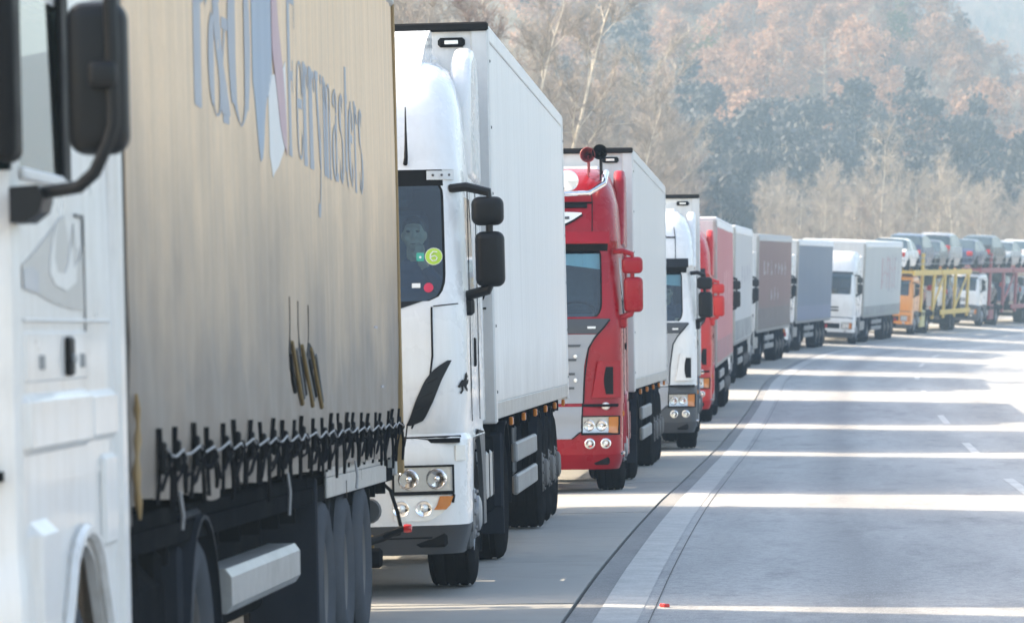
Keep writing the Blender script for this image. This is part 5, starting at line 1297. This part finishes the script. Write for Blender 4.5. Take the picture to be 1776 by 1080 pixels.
    def poly(pts, mat, nm, off, ny=10):
        """band between an upper and a lower outline, (y, z_low, z_high)"""
        tl = [(p[0], p[1]) for p in pts]; th_ = [(p[0], p[2]) for p in pts]
        b = MB(); b.plate(lambda y, v, o: fn(y, lerp(interp(tl, y), interp(th_, y), v), 1, off + (.0015 if o > 0 else -.001)), frange(pts[0][0], pts[-1][0], .07), frange(0, 1, .1), .002); b.build(nm, mat, root, smooth=60)
    Y = lambda v: 2.5 + v + .62
    poly([(Y(3.95), 3.0, 3.62), (Y(4.25), 2.62, 3.60), (Y(4.55), 2.95, 3.56), (Y(4.85), 3.08, 3.52)], M_blueflag, 'flag_blue_quarter', .006)
    poly([(Y(4.62), 2.70, 3.0), (Y(4.75), 2.60, 3.08), (Y(5.2), 2.72, 3.12), (Y(5.5), 2.86, 3.2)], M_whiteflag, 'flag_pale_quarter', .006)
    poly([(Y(4.86), 3.2, 3.5), (Y(5.05), 2.95, 3.5), (Y(5.28), 2.78, 3.18), (Y(5.45), 2.74, 2.88)], M_redflag, 'flag_red_quarter', .009)
    Y = lambda v: 2.5 + v
    for k, (yy, zz) in enumerate(((Y(6.05), 0), (Y(6.55), -.012), (Y(7.1), -.022))):
        b = MB(); b.plate(lambda u, v, o: fn(yy + u*.010, v + zz, 1, .006 + o), [-.5, .5], frange(1.86, 2.06, .05), .002); b.build('tear', M_void, root)
        hw = (.12, .09, .38)[k]
        b = MB(); zs = frange(1.70, 1.87, .02)
        b.plate(lambda u, v, o: fn(yy + u*hw*math.sin(PI*(v-1.69)/.19) + .02*(1.87-v), v + zz, 1, .006 + o), [-.3, .3, .7], zs, .002); b.build('tear_hole', M_void, root)
        for q, (da, mm, r0) in enumerate(((.03, M_rust, .013), (.10, M_galv, .009), (-.012, M_void, .012))):
            zt = 1.84 - .03*q; pts = [fn(yy + da*3 + 1.5*(zt-z) + .03*math.sin(z*30), z + zz, 1, .012) for z in frange(zt, 1.54 + .03*q, .03)]
            b = MB(); b.tube(pts, [r0*(.4 + .6*math.sin(PI*(i+.6)/(len(pts)+.3))) for i in range(len(pts))], 6); b.build('tear_edge', mm, root)
    for yy, za in ((Y(11.5), 1.98), (Y(11.9), 1.62)):
        b = MB(); b.plate(lambda u, v, o: fn(yy + u*.22, za + v*.014, 1, .006 + o), [0, .5, 1], [0, 1], .002); b.build('painted_mark', M_mark3, root)
    # roof, ends, bed, chassis
    MB().box(-w-.01, w+.01, y0, y0+L, top-.004, top+.05, .02).build('roof_sheet', M_roofw, root)
    MB().box(-w+.02, w-.02, y0, y0+.05, 1.05, top-.01, .01).build('bulkhead', M_boxw2, root)
    MB().box(-w+.02, w-.02, y0+L-.06, y0+L-.01, 1.05, top-.01, .01).build('rear_doors', M_boxw2, root)
    MB().box(-w+.05, w-.05, y0+.05, y0+L-.06, 1.02, 1.10, 0).build('load_bed', M_chassis, root)
    MB().box(.78, .95, y0+.65, y0+1.1, .93, 1.09, .02).build('valve_box', M_mudg, root)
    m = Matrix.Rotation(math.radians(25), 3, 'Y'); MB().box(.72, 1.02, y0+2.72, y0+2.95, .88, 1.04, .01, mat=m).build('timber_wedge', M_wood, root)
    b = MB()
    for sx in (-1, 1): b.box(sx*.5-.05, sx*.5+.05, y0+.3, y0+L-.1, .80, 1.03, .01)
    for yy in frange(y0+.8, y0+L-.4, .9): b.box(-1.2, 1.2, yy-.03, yy+.03, .94, 1.02)
    b.box(-1.15, 1.15, y0+L-.14, y0+L-.04, .45, .58, .02); b.box(-.4, .4, y0+6.8, y0+L-1.0, .55, .85, .03); b.build('trailer_chassis', M_chassis, root)
    # rear corner: lamp on a rubber stalk, hooked tube, round lamp, number board
    yr = y0 + L + .02
    b = MB(); b.tube([(1.06, yr-.1, .62), (1.14, yr, .64), (1.25, yr+.02, .69), (1.285, yr+.02, .70)], [.03,.028,.022,.02], 8); sk = b.build('marker_stalk', M_gasket, root)
    MB().lathe([(0, 0), (.026, 0), (.03, .02), (.026, .05), (0, .055)], (1.285, yr+.02, .70), 'x', 12).build('marker_lamp', M_redlens, sk)
    MB().tube([(1.02, yr-.05, .985), (1.16, yr+.03, .99), (1.20, yr+.05, .95), (1.245, yr+.05, .80), (1.265, yr+.05, .70), (1.25, yr+.05, .665), (1.215, yr+.05, .66)], .013, 7).build('hooked_tube', M_gasket, root)
    MB().lathe([(0, -.06), (.075, -.06), (.085, 0), (.075, .05), (.0, .06)], (1.06, yr-.02, .82), 'y', 16).build('round_lamp_housing', M_dgrey, root)
    MB().box(.98, 1.09, yr-.04, yr, .55, .66, .006).build('lamp_bracket', M_rust, root)
    for o in list(root.children):
        if o in have or o.type != 'MESH': continue
        for me in [o.data] + [c.data for c in o.children]:
            for v in me.vertices: v.co.z += K*(v.co.y - y0)
            me.update()
    axs = [y0+8.4, y0+9.71, y0+11.02]
    for yc in axs:
        axle(root, yc, 'mega', w-.03)
        for sx in (-1, 1):
            b = MB(); xa, xb = sorted((sx*.80, sx*1.06))
            b.plate(lambda u, v, o: (lerp(xa, xb, u), yc + (.50+(.012 if o > 0 else 0))*math.cos(v), .455 + (.50+(.012 if o > 0 else 0))*math.sin(v)), [0, 1], [math.radians(a) for a in range(25, 156, 13)], .012); b.build('mudguard', M_gasket, root)
    for sx in (-1, 1):
        b = MB(); xa, xb = sorted((sx*.80, sx*1.22)); b.box(xa, xb, axs[-1]+.62, axs[-1]+.635, .2, .85, .004); b.build('mud_flap', M_gasket, root)
        # flat-topped mudguard boxes over the drive wheels
        b = MB(); xa, xb = sorted((sx*.66, sx*1.225)); yc = 5.05
        b.box(xa, xb, yc-.62, yc-.58, .30, .98, .02); b.box(xa, xb, yc-.50, yc+.1, 1.065, 1.10, .015); b.build('mudguard_front', M_mud, root)
        b = MB(); xa, xb = sorted((sx*1.0, sx*1.05)); b.box(xa, xb, yc-.64, yc-.62, .30, 1.0, .008); b.build('mudguard_rib', M_galv, root)
    return root

# ------------------------------------------------------------------ drivers
M_lips = pbr('lips', (.33,.15,.12), .5, 0, .1, 20)
def skin_fuse(mb, name, mat, parent, vox=.011):
    o = mb.build(name, mat, None, smooth=0)
    md = o.modifiers.new('fuse', 'REMESH'); md.mode = 'VOXEL'; md.voxel_size = vox
    sm = o.modifiers.new('soften', 'SMOOTH'); sm.factor = .5; sm.iterations = 3
    dg = bpy.context.evaluated_depsgraph_get(); me = bpy.data.meshes.new_from_object(o.evaluated_get(dg))
    o.modifiers.clear(); o.data = me; me.name = name
    if not me.materials: me.materials.append(mat)
    me.polygons.foreach_set('use_smooth', [True]*len(me.polygons)); o.parent = parent
    return o
def limb(b, pts, rs):
    for (p, q), (r0, r1) in zip(zip(pts, pts[1:]), zip(rs, rs[1:])):
        p, q = Vector(p), Vector(q)
        for k in range(9): t = k/8; b.ball(tuple(p.lerp(q, t)), lerp(r0, r1, t), 5)
def driver(label, world, chin):
    """seated person facing -y; origin at the seat cushion under the hips"""
    r = thing('person', label, 'person', world.to_translation(), world.to_euler(), None)
    h = Vector((.0, -.05, .70))                     # head centre
    b = MB()
    b.ball(h, (.078, .095, .115), 9); b.ball(h + Vector((0, -.035, -.055)), (.058, .062, .062), 7)        # skull, jaw
    b.ball(h + Vector((0, -.098, -.012)), (.014, .022, .022), 5); b.ball(h + Vector((0, -.088, .022)), (.012, .016, .026), 5)   # nose
    for s in (-1, 1):
        b.ball(h + Vector((s*.08, .008, -.01)), (.012, .022, .034), 5); b.ball(h + Vector((s*.032, -.082, .042)), (.028, .012, .010), 5); b.ball(h + Vector((s*.045, -.07, -.03)), (.025, .022, .022), 5)
    b.ball(h + Vector((0, -.090, -.062)), (.026, .012, .009), 5); b.ball(h + Vector((0, -.082, -.092)), (.024, .02, .018), 5)
    limb(b, [h + Vector((0, .01, -.08)), (0, .0, .50)], [.058, .064])
    for k in range(6): b.ball((0, .02, .08 + k*.075), (.155 + .012*k if k < 5 else .13, .105, .08), 6)
    for s in (-1, 1): limb(b, [(s*.09, .0, .06), (s*.12, -.42, .10), (s*.12, -.50, -.28)], [.095, .07, .055])
    def hand(wrist, d, up, side):
        """palm, four unequal curled fingers and a thumb leaving the side"""
        d, up = Vector(d).normalized(), Vector(up).normalized(); sd = d.cross(up).normalized()*side; wr = Vector(wrist)
        for k in range(4):
            o = (k-1.5)*.019; ln = (.060, .072, .068, .052)[k]
            limb(b, [wr, wr + d*.085 + sd*o], [.022, .012])
            p = wr + d*.085 + sd*o; limb(b, [p, p + d*ln*.55 + up*.004, p + d*ln*.75 - up*.022, p + d*ln*.70 - up*.045], [.011, .010, .009, .008])
        limb(b, [wr + d*.02 + sd*-.018, wr + d*.05 - sd*.045, wr + d*.085 - sd*.050 - up*.012], [.014, .012, .010])
    if chin:
        limb(b, [(.19, .01, .46), (.26, -.14, .24), (.06, -.20, .50)], [.058, .048, .032]); hand((.06, -.20, .505), (-.15, .28, .9), (-.1, -.9, .25), 1)
    else: limb(b, [(.19, .01, .46), (.27, -.12, .22), (.17, -.38, .28)], [.058, .048, .032]); hand((.17, -.38, .28), (-.1, -.9, .15), (0, .1, 1), 1)
    limb(b, [(-.19, .01, .46), (-.27, -.12, .22), (-.17, -.38, .28)], [.058, .048, .032]); hand((-.17, -.38, .28), (.1, -.9, .15), (0, .1, 1), -1)
    skin_fuse(b, 'body', M_skin, r, .009)
    b = MB()
    for k in range(6): b.ball((0, .02, .08 + k*.075), (.170 + .012*k if k < 5 else .14, .12, .085), 6)
    limb(b, [(.19, .01, .46), (.26, -.14, .24), (.10, -.19, .44)] if chin else [(.19, .01, .46), (.27, -.12, .22), (.18, -.33, .27)], [.075, .062, .046])
    limb(b, [(-.19, .01, .46), (-.27, -.12, .22), (-.18, -.33, .27)], [.075, .062, .046])
    b.ball((0, .01, .53), (.085, .08, .035), 6)
    skin_fuse(b, 'jacket', M_jacket, r, .013)
    b = MB(); b.ball(h + Vector((0, .022, .035)), (.088, .092, .098), 8); b.ball(h + Vector((0, -.055, .095)), (.06, .035, .022), 6)
    skin_fuse(b, 'hair', M_hair, r, .011)
    b = MB()
    for s in (-1, 1): b.ball(h + Vector((s*.032, -.086, .020)), (.015, .008, .009), 6)
    b.build('eyes', M_gasket, r)
    b = MB(); b.ball(h + Vector((0, -.099, -.066)), (.022, .006, .004), 5); b.build('mouth', M_lips, r)
    return r
# ------------------------------------------------------------------ the queue
M_redboard = None
L1 = lorry_near()
L2 = lorry_white_box()
L3 = lorry_red()
L4 = lorry_white_grey()
L5 = lorry_pink()
marks(L5, curtain_fn(2.95, 13.6, 1.12, 3.93, 1.275), 9, 14, 2.2, 3.0, 4, pbr('faded_print_pink', (.60,.30,.31), .6, 0, .1, 8), 5, .2)
gband = pbr('grey_side_board', (.24,.245,.25), .6, .1, .25, 3, grime=.5)
L6 = lorry_curtain('lorry with light grey curtain trailer and big black mirror, right behind the pink trailer', 112, 5.62, .085, M_white, M_tgrey, M_roofw, (gband, .5), 3.98, 13.6,
    marksarg=[(curtain_fn(2.95, 13.6, 1.12, 3.98, 1.275), 8, 14, 2.5, 3.1, 4, M_mark3, 3, .22)])
L7 = lorry_curtain('lorry with mauve brown curtain trailer and faded lettering', 135, 7.47, .137, M_boxw2, M_tmauve, M_tgrey, (pbr('brown_lower_band', (.14,.115,.11), .6, 0, .2, 3), .62), 3.95, 13.4, lower=M_alu,
    marksarg=[(curtain_fn(2.95, 13.4, 1.12, 3.95, 1.275), 5, 13.5, 2.72, 3.22, 7, M_mark1, 7, .26), (curtain_fn(2.95, 13.4, 1.12, 3.95, 1.275), 8, 10.6, 1.95, 2.4, 3, M_mark1, 8, .2)])
L8 = lorry_curtain('lorry with plain blue grey curtain trailer and white cab edge', 159, 10.2, .165, M_white, M_tblue, M_roofw, (pbr('blue_lower_band', (.17,.195,.27), .6, 0, .3, 6), .5), 3.95, 13.2)
L9 = lorry_curtain('white lorry with its whole front showing, pale grey trailer with red lettering', 178, 14.1, .197, M_white, M_tgg, M_roofw, (gband, .35), 3.98, 13.3,
    marksarg=[(curtain_fn(2.95, 13.3, 1.12, 3.98, 1.275), 9, 13.5, 2.1, 3.5, 6, M_mark2, 21, .2), (curtain_fn(2.95, 13.3, 1.12, 3.98, 1.275), 11.5, 15, 1.9, 3.6, 4, M_mark3, 23, .16)], roof_h=.12)
UZ, LZ = 2.79, .93
transporter('yellow framed car transporter with orange cab and two decks of cars', 196, 17.65, .245, M_orange, M_yellow, M_yellowd, [
    ('hatch', 'white', 'white car, first on the upper deck of the yellow transporter', .30, UZ, .0, True),
    ('suv', 'dark blue', 'dark blue off-road car, second on the upper deck of the yellow transporter', 4.7, UZ, .0, True),
    ('saloon', 'black', 'black saloon car, third on the upper deck of the yellow transporter', 9.15, UZ, .0, False),
    ('van', 'silver', 'silver people carrier, rearmost on the upper deck of the yellow transporter', 13.75, UZ, .0, True),
    ('hatch', 'dark red', 'dark red hatchback on the lower deck of the yellow transporter, next to the cab', 3.1, LZ, .0, True),
    ('van', 'white', 'white people carrier on the lower deck in the middle of the yellow transporter', 9.1, LZ, .0, True),
    ('suv', 'dark blue', 'dark blue off-road car at the rear end of the yellow transporter, lower deck', 13.6, LZ, .0, True)])
transporter('dark red framed car transporter with white cab, last lorry of the queue', 217.5, 22.85, .30, M_white, M_dkred, M_dkred, [
    ('hatch', 'dark blue', 'dark blue hatchback above the white cab of the red transporter', .25, UZ, .0, True),
    ('suv', 'black', 'black off-road car, second on the upper deck of the red transporter', 4.7, UZ, .0, True),
    ('saloon', 'silver', 'silver saloon, third on the upper deck of the red transporter', 9.15, UZ, .0, False),
    ('hatch', 'white', 'white hatchback, rearmost on the upper deck of the red transporter', 13.65, UZ, .0, False),
    ('saloon', 'black', 'black saloon on the lower deck of the red transporter, behind the cab', 3.1, LZ, .0, True),
    ('van', 'dark blue', 'dark blue people carrier on the lower deck of the red transporter', 9.1, LZ, .0, True),
    ('hatch', 'pale blue', 'pale blue hatchback at the rear of the red transporter, lower deck', 13.6, LZ, .0, True)], lower=M_dgrey)
bpy.context.view_layer.update()
driver('driver resting his chin on his hand behind the windscreen with the green sticker', L2.matrix_world @ Matrix.Translation((.86, 1.12, 1.74)), True)
driver('driver of the white lorry with the dark grey bumper, both hands forward', L4.matrix_world @ Matrix.Translation((.78, 1.12, 1.74)), False)
# a scrap of red plastic lying on the white line
yy = 28.6; p = road_pt(yy, .60, .012); b = MB(); b.box(-.02, .02, -.035, .035, -.012, .012, .006, mat=Matrix.Rotation(.5, 3, 'Z')); b.box(.012, .034, -.01, .02, -.012, .004, .003)
o = b.build('plastic_scrap', M_redlens); o.location = p; tag(o, 'small red plastic scrap lying beside the white edge line', 'litter')

# ------------------------------------------------------------------ trees
M_bark = pbr('grey_bark', (.34,.30,.25), .9, 0, .25, 3)
M_birch = pbr('pale_birch_bark', (.66,.60,.50), .8, 0, .18, 2, grime=.25)
M_twig = pbr('grey_tan_twigs', (.29,.255,.225), .9, 0, .2, .6)
M_twigd = pbr('reddish_twigs', (.25,.185,.16), .9, 0, .2, .6)
M_twigl = pbr('pale_straw_twigs', (.35,.315,.275), .9, 0, .2, .6)
def leafmat(name, c1, c2, trans=.35):
    m, n, b = nodes_of(name); oi = N(n, 'ShaderNodeObjectInfo'); f = noise(n, coords(n), 1.2, 3)
    c = mixcol(n, ramp(n, f, [(.3, 0), (.7, 1)]), c1, c2)
    hs = N(n, 'ShaderNodeHueSaturation'); mr = N(n, 'ShaderNodeMapRange'); mr.inputs['To Min'].default_value = .75; mr.inputs['To Max'].default_value = 1.25
    n.links.new(oi.outputs['Random'], mr.inputs['Value']); n.links.new(mr.outputs[0], hs.inputs['Value']); n.links.new(c, hs.inputs['Color'])
    n.links.new(hs.outputs[0], b.inputs['Base Color']); b.inputs['Roughness'].default_value = .8
    tr = N(n, 'ShaderNodeBsdfTranslucent'); mx = N(n, 'ShaderNodeMixShader'); mx.inputs[0].default_value = trans
    n.links.new(hs.outputs[0], tr.inputs[0]); n.links.new(b.outputs[0], mx.inputs[1]); n.links.new(tr.outputs[0], mx.inputs[2])
    out = [x for x in n.nodes if x.type == 'OUTPUT_MATERIAL'][0]; n.links.new(mx.outputs[0], out.inputs[0])
    MATS[name] = m; return m
M_oak = leafmat('russet_oak_leaves', (.33,.185,.12), (.37,.25,.175))
M_shade_toned = leafmat('shade_toned_leaves', (.045,.050,.055), (.068,.070,.072), .1)  # dark leaf colour paints the shade lying over bare far trees
M_gr = leafmat('yellow_green_leaves', (.13,.15,.045), (.18,.19,.07))
def md(b, nm, mat, smooth=0):
    o = b.build(nm, mat, recalc=False, smooth=smooth); me = o.data; bpy.data.objects.remove(o); return me
def rib(b, p, q, wd, rr):
    """a thin twig: three-sided spike"""
    d = (q-p); 
    if d.length < 1e-4: return
    a = d.orthogonal().normalized(); a.rotate(Matrix.Rotation(rr.uniform(0, 6.3), 3, d.normalized())); c = d.normalized().cross(a)
    v = [p + a*wd, p - a*wd*.5 + c*wd*.87, p - a*wd*.5 - c*wd*.87, q]
    b.add(v, [(0,1,3), (1,2,3), (2,0,3)])
def bare_tree(seed, h, r0, lean, spread, nb=16, n2=9, n3=9, tw=.011):
    rr = random.Random(seed); t = MB(); c = MB()
    V = lambda s=1: Vector((rr.gauss(0, s), rr.gauss(0, s), rr.gauss(0, s)))
    n = 9; P = [Vector((0, 0, -.4))]; d = Vector((lean[0], lean[1], 1)).normalized()
    for k in range(n): d = (d + V(.05) + Vector((0, 0, .02))).normalized(); P.append(P[-1] + d*(h*.86/n))
    t.tube(P, [r0*(1 - .9*(k/n)**.9) for k in range(n+1)], 6)
    def at(u): 
        u = u*n; i = min(n-1, int(u)); return P[i].lerp(P[i+1], u-i)
    def twigs(a, bq, count, ln):
        for _ in range(count):
            u = rr.random(); p = a.lerp(bq, u); dd = ((bq-a).normalized()*.7 + V(.45) + Vector((0, 0, .25))).normalized()
            q = p + dd*ln*rr.uniform(.5, 1.2); rib(c, p, q, tw, rr)
            if rr.random() < .8:
                for _ in range(2):
                    m = p.lerp(q, rr.uniform(.3, .8)); rib(c, m, m + (dd*.6 + V(.45)).normalized()*ln*.5*rr.uniform(.5, 1.1), tw*.8, rr)
    for k in range(nb):
        u = lerp(.22, .99, (k + rr.random()*.7)/nb); az = k*2.4 + rr.uniform(-.5, .5); ln = h*spread*(1.15 - u)*rr.uniform(.7, 1.2) + h*.06
        dd = Vector((math.cos(az), math.sin(az), rr.uniform(.5, 1.3))).normalized(); p0 = at(u); pts = [p0]
        for s in range(5): dd = (dd + V(.12) + Vector((0, 0, .10))).normalized(); pts.append(pts[-1] + dd*ln/5)
        rb = r0*(1-u*.85)*.42
        t.tube(pts, [rb*(1 - .85*s/5) for s in range(6)], 4)
        for s in range(1, 5):
            for _ in range(max(1, n2//4)):
                a = pts[s].lerp(pts[s+1], rr.random()); d2 = ((pts[s+1]-pts[s]).normalized() + V(.5) + Vector((0, 0, .2))).normalized(); bq = a + d2*ln*.42*rr.uniform(.5, 1.1)
                m = a.lerp(bq, .5) + V(.02*ln); t.tube([a, m, bq], [rb*.33, rb*.24, rb*.06], 3, caps=False)
                twigs(a, bq, n3, h*.065)
        twigs(pts[2], pts[-1], n3, h*.06)
    twigs(at(.8), P[-1], n3*3, h*.06)
    return t, c
def leaf_tree(seed, h, w, n, ls, base=.25, conical=0.0):
    rr = random.Random(seed); t = MB(); c = MB()
    t.tube([(0, 0, -.4), (rr.uniform(-.1,.1), 0, h*.4), (rr.uniform(-.3,.3), rr.uniform(-.2,.2), h*.85)], [h*.022, h*.015, h*.004], 5)
    blobs = []
    for k in range(26):
        u = rr.random(); z = h*lerp(base, .97, u); rad = w*(1-u*.9 if conical else math.sin(PI*min(1, .18 + .80*u))**.7)*math.sqrt(rr.random()); a = rr.uniform(0, 6.3)
        blobs.append((Vector((rad*math.cos(a), rad*math.sin(a), z)), w*rr.uniform(.18, .36)))
        t.tube([(0, 0, z*.7), tuple(blobs[-1][0])], [h*.006, h*.002], 3, caps=False)
    for _ in range(n):
        p, r = rr.choice(blobs); q = p + Vector((rr.gauss(0,1), rr.gauss(0,1), rr.gauss(0,.75)))*r*.62
        a = Vector((rr.gauss(0,1), rr.gauss(0,1), rr.gauss(0,1))).normalized(); s = ls*rr.uniform(.6, 1.3); x = a.orthogonal().normalized()*s; y = a.cross(x).normalized()*s*.7
        c.add([q-x, q+y*.8, q+x, q-y], [(0,1,2,3)])
    return t, c
BARE = []
for k, (h, r0, ln, sp, bm, tm) in enumerate([(12, .13, (.18, 0), .26, M_bark, M_twig), (13.5, .12, (.26, .05), .22, M_birch, M_twig), (10.5, .11, (-.05, .1), .32, M_bark, M_twigd), (11.5, .12, (.10, -.1), .28, M_bark, M_twigl),
                                             (9, .09, (.05, 0), .30, M_bark, M_twig), (12.5, .09, (.08, 0), .18, M_birch, M_twigl), (8, .09, (0, .05), .34, M_bark, M_twigd)]):
    t, c = bare_tree(100 + k, h, r0, ln, sp); BARE.append((md(t, 'trunk', bm, 50), md(c, 'crown', tm)))
n_tree = 0
def plant(pair, name, x, y, label, group, sc, rot, dz=0.0):
    global n_tree; n_tree += 1
    r = thing(name, label, 'tree', (x, y, terrain_z(x, y) + dz), (0, 0, rot), group); r.scale = (sc, sc, sc*1.0)
    inst(pair[0], 'trunk', r); inst(pair[1], 'crown', r); return r
rt = random.Random(42)
def over(x, y, zones):
    px = 888 + F*x/y
    return next(n for lim, n in zones if px < lim)
def spread(n, gen, dmin):
    out = []; tries = 0
    while len(out) < n and tries < n*60:
        tries += 1; p = gen()
        if p and all((p[0]-q[0])**2 + (p[1]-q[1])**2 > dmin*dmin for q in out): out.append(p)
    return out
def left_slope():
    y = rt.uniform(118, 400)**1.0; x = rt.uniform(-.047*y - 3, foot(y) - 1.0); return (x, y)
for x, y in spread(125, left_slope, 2.6):
    k = rt.choice((0, 0, 2, 3, 3, 4, 6)); plant(BARE[k], 'bare_tree', x, y, 'leafless tree on the near slope above ' + over(x, y, ((780, 'the cab of the nearest white lorry'), (990, 'the white box trailer'), (1165, 'the red lorry'), (9999, 'the pink and grey trailers'))), 'leafless trees on the near slope', rt.uniform(.8, 1.15), rt.uniform(-.7, .7))
for x, y, s, lab in ((-.9, 139, 1.0, 'pale birch leaning right over the roof corner of the white box trailer'), (.55, 143, 1.08, 'tall pale birch beside another above the white box trailer, further right of the two'),
                     (-3.2, 150, 1.05, 'pale leaning birch above the cab of the white lorry'), (3.6, 168, .8, 'pale birch standing above the red lorry')):
    plant(BARE[1], 'birch_tree', x, y, lab, 'pale birches', s, rt.uniform(-.3, .3))
def base_row():
    y = rt.uniform(252, 335); x = rt.uniform(.055*y, .126*y)
    return (x, y) if x < S(min(y, 300)) - 6 else None
for x, y in spread(85, base_row, 2.0):
    k = rt.choice((0, 3, 3, 5, 5, 4, 2)); plant(BARE[k], 'bare_tree', x, y, 'leafless pale tree in the far row above ' + over(x, y, ((1440, 'the mauve and blue grey trailers'), (1560, 'the lorry with red lettering'), (1660, 'the yellow transporter'), (9999, 'the red transporter'))), 'leafless trees in the row behind the transporters', rt.uniform(.55, .88), rt.uniform(0, 6.3))
for x, y in spread(16, left_slope, 4.0):
    plant(BARE[1], 'birch_tree', x, y, 'pale trunked birch leaning among the bare trees of the near slope', 'pale birches', rt.uniform(.7, 1.0), rt.uniform(-.5, .5))
for x, y in spread(14, base_row, 3.0):
    plant(BARE[5], 'birch_tree', x, y, 'slender pale trunked birch among the trees of the far row', 'pale birches', rt.uniform(.6, .8), rt.uniform(0, 6.3))
plant(BARE[5], 'birch_tree', 21.6, 262, 'tallest pale slender birch in the row behind the transporters', 'pale birches', 1.0, .4)
plant(BARE[5], 'birch_tree', 25.6, 266, 'slender pale birch above the gap between the two transporters', 'pale birches', .85, 2.0)
OAK = []
for k in range(4): t, c = leaf_tree(300 + k, 9 + k*.7, 3.1 + .25*(k % 2), 2600, .17, .18); OAK.append((md(t, 'trunk', M_bark, 50), md(c, 'crown', M_oak)))
SHADE_TONED = []
for k in range(3): t, c = leaf_tree(330 + k, 10 + k, 2.6, 2400, .30, .10, 0.0); SHADE_TONED.append((md(t, 'trunk', M_bark, 50), md(c, 'crown', M_shade_toned)))
GREEN = []
for k in range(2): t, c = leaf_tree(350 + k, 8, 2.8, 2400, .18, .12); GREEN.append((md(t, 'trunk', M_bark, 50), md(c, 'crown', M_gr)))
FARZ = ((1165, 'over the red lorry'), (1320, 'over the pink trailer'), (1445, 'over the mauve and blue trailers'), (1560, 'over the lorry with red lettering'), (1665, 'over the yellow transporter'), (9999, 'over the red transporter'))
def far_slope(y0, y1):
    def g():
        y = rt.uniform(y0, y1); x = rt.uniform(.0*y, .128*y); return (x, y)
    return g
for x, y in spread(95, far_slope(368, 452), 3.4):
    if rt.random() < .72: plant(rt.choice(SHADE_TONED), 'shade_toned_tree', x, y, 'tree darkened for shade low on the hazy far hill, ' + over(x, y, FARZ), 'dark trees low on the far hill', rt.uniform(.8, 1.2), rt.uniform(0, 6.3))
    else: plant(rt.choice(OAK), 'oak_tree', x, y, 'small russet oak among dark trees low on the far hill', 'russet oaks low on the far hill', rt.uniform(.5, .8), rt.uniform(0, 6.3))
for x, y in spread(285, far_slope(440, 700), 3.9):
    q = rt.random()
    if q < .50: plant(rt.choice(OAK), 'oak_tree', x, y, 'russet oak high on the hazy far hill, ' + over(x, y, FARZ), 'russet oaks high on the far hill', rt.uniform(.75, 1.25), rt.uniform(0, 6.3))
    elif q < .88: plant(BARE[rt.choice((2, 6, 3))], 'bare_tree', x, y, 'leafless tree between oaks on the far hill, ' + over(x, y, FARZ), 'leafless trees on the far hill', rt.uniform(.7, 1.0), rt.uniform(0, 6.3))
    elif q < .94: plant(rt.choice(SHADE_TONED), 'shade_toned_tree', x, y, 'tree darkened for shade between russet oaks high on the far hill', 'dark trees high on the far hill', rt.uniform(.6, .95), rt.uniform(0, 6.3))
    else: plant(rt.choice(GREEN), 'broadleaf_tree', x, y, 'yellow green tree still in leaf on the far hill', 'green trees on the far hill', rt.uniform(.7, 1.0), rt.uniform(0, 6.3))
plant(GREEN[0], 'broadleaf_tree', 17.3, 258, 'yellow green bush at the left end of the row behind the blue grey trailer', 'green trees in the row', .62, .4, -1.2)

# scrub between the trees
def scrub(name, gen, n, hmin, hmax, mat, wd):
    b = MB(); rr = random.Random(hash(name) % 1000 if False else len(name)*13 + n)
    for _ in range(n):
        p = gen()
        if not p: continue
        x, y = p; z = terrain_z(x, y); h = rr.uniform(hmin, hmax); q = Vector((x, y, z-.1))
        for _ in range(9):
            d = Vector((rr.gauss(0, .35), rr.gauss(0, .35), 1)).normalized(); e = q + d*h*rr.uniform(.6, 1.1); rib(b, q + Vector((rr.gauss(0,.15), rr.gauss(0,.15), 0)), e, wd, rr)
            for _ in range(4):
                m = q.lerp(e, rr.uniform(.3, .95)); rib(b, m, m + Vector((rr.gauss(0, .5), rr.gauss(0, .5), rr.uniform(.1, .8))).normalized()*h*.3, wd*.7, rr)
    o = b.build(name, mat, recalc=False, smooth=0, kind='stuff'); return o
scrub('scrub', left_slope, 2300, .8, 3.0, M_twig, .012)['label'] = 'thicket of bare brush covering the near slope'
scrub('undergrowth', base_row, 1100, .8, 3.2, M_twigl, .012)['label'] = 'pale bare brush at the foot of the tree row'
def far_any():
    y = rt.uniform(350, 700); x = rt.uniform(.02*y, .13*y); return (x, y)
scrub('forest_undergrowth', far_any, 2600, 1.5, 5.0, M_twigd, .03)['label'] = 'leafless undergrowth of the hazy far hill'
def ridge_any():
    y = rt.uniform(1000, 1240); x = rt.uniform(.02*y, .14*y); return (x, y)
scrub('far_woods', ridge_any, 1500, 5, 9, M_twigd, .12)['label'] = 'blue hazy woods on the farthest ridge'

# ------------------------------------------------------------------ winter haze
hz = MB().box(-1460, 1460, -80, 2560, -4.5, 128).build('haze', [], smooth=0, kind='stuff')
m = bpy.data.materials.new('haze_air'); m.use_nodes = True; n = m.node_tree; n.nodes.clear()
o_ = N(n, 'ShaderNodeOutputMaterial'); pv = N(n, 'ShaderNodeVolumePrincipled'); pv.inputs['Color'].default_value = (.29, .42, .54, 1); pv.inputs['Density'].default_value = .00095; pv.inputs['Anisotropy'].default_value = .2
n.links.new(pv.outputs[0], o_.inputs['Volume']); hz.data.materials.append(m); hz['label'] = 'pale winter haze filling the valley'
hz.visible_shadow = True
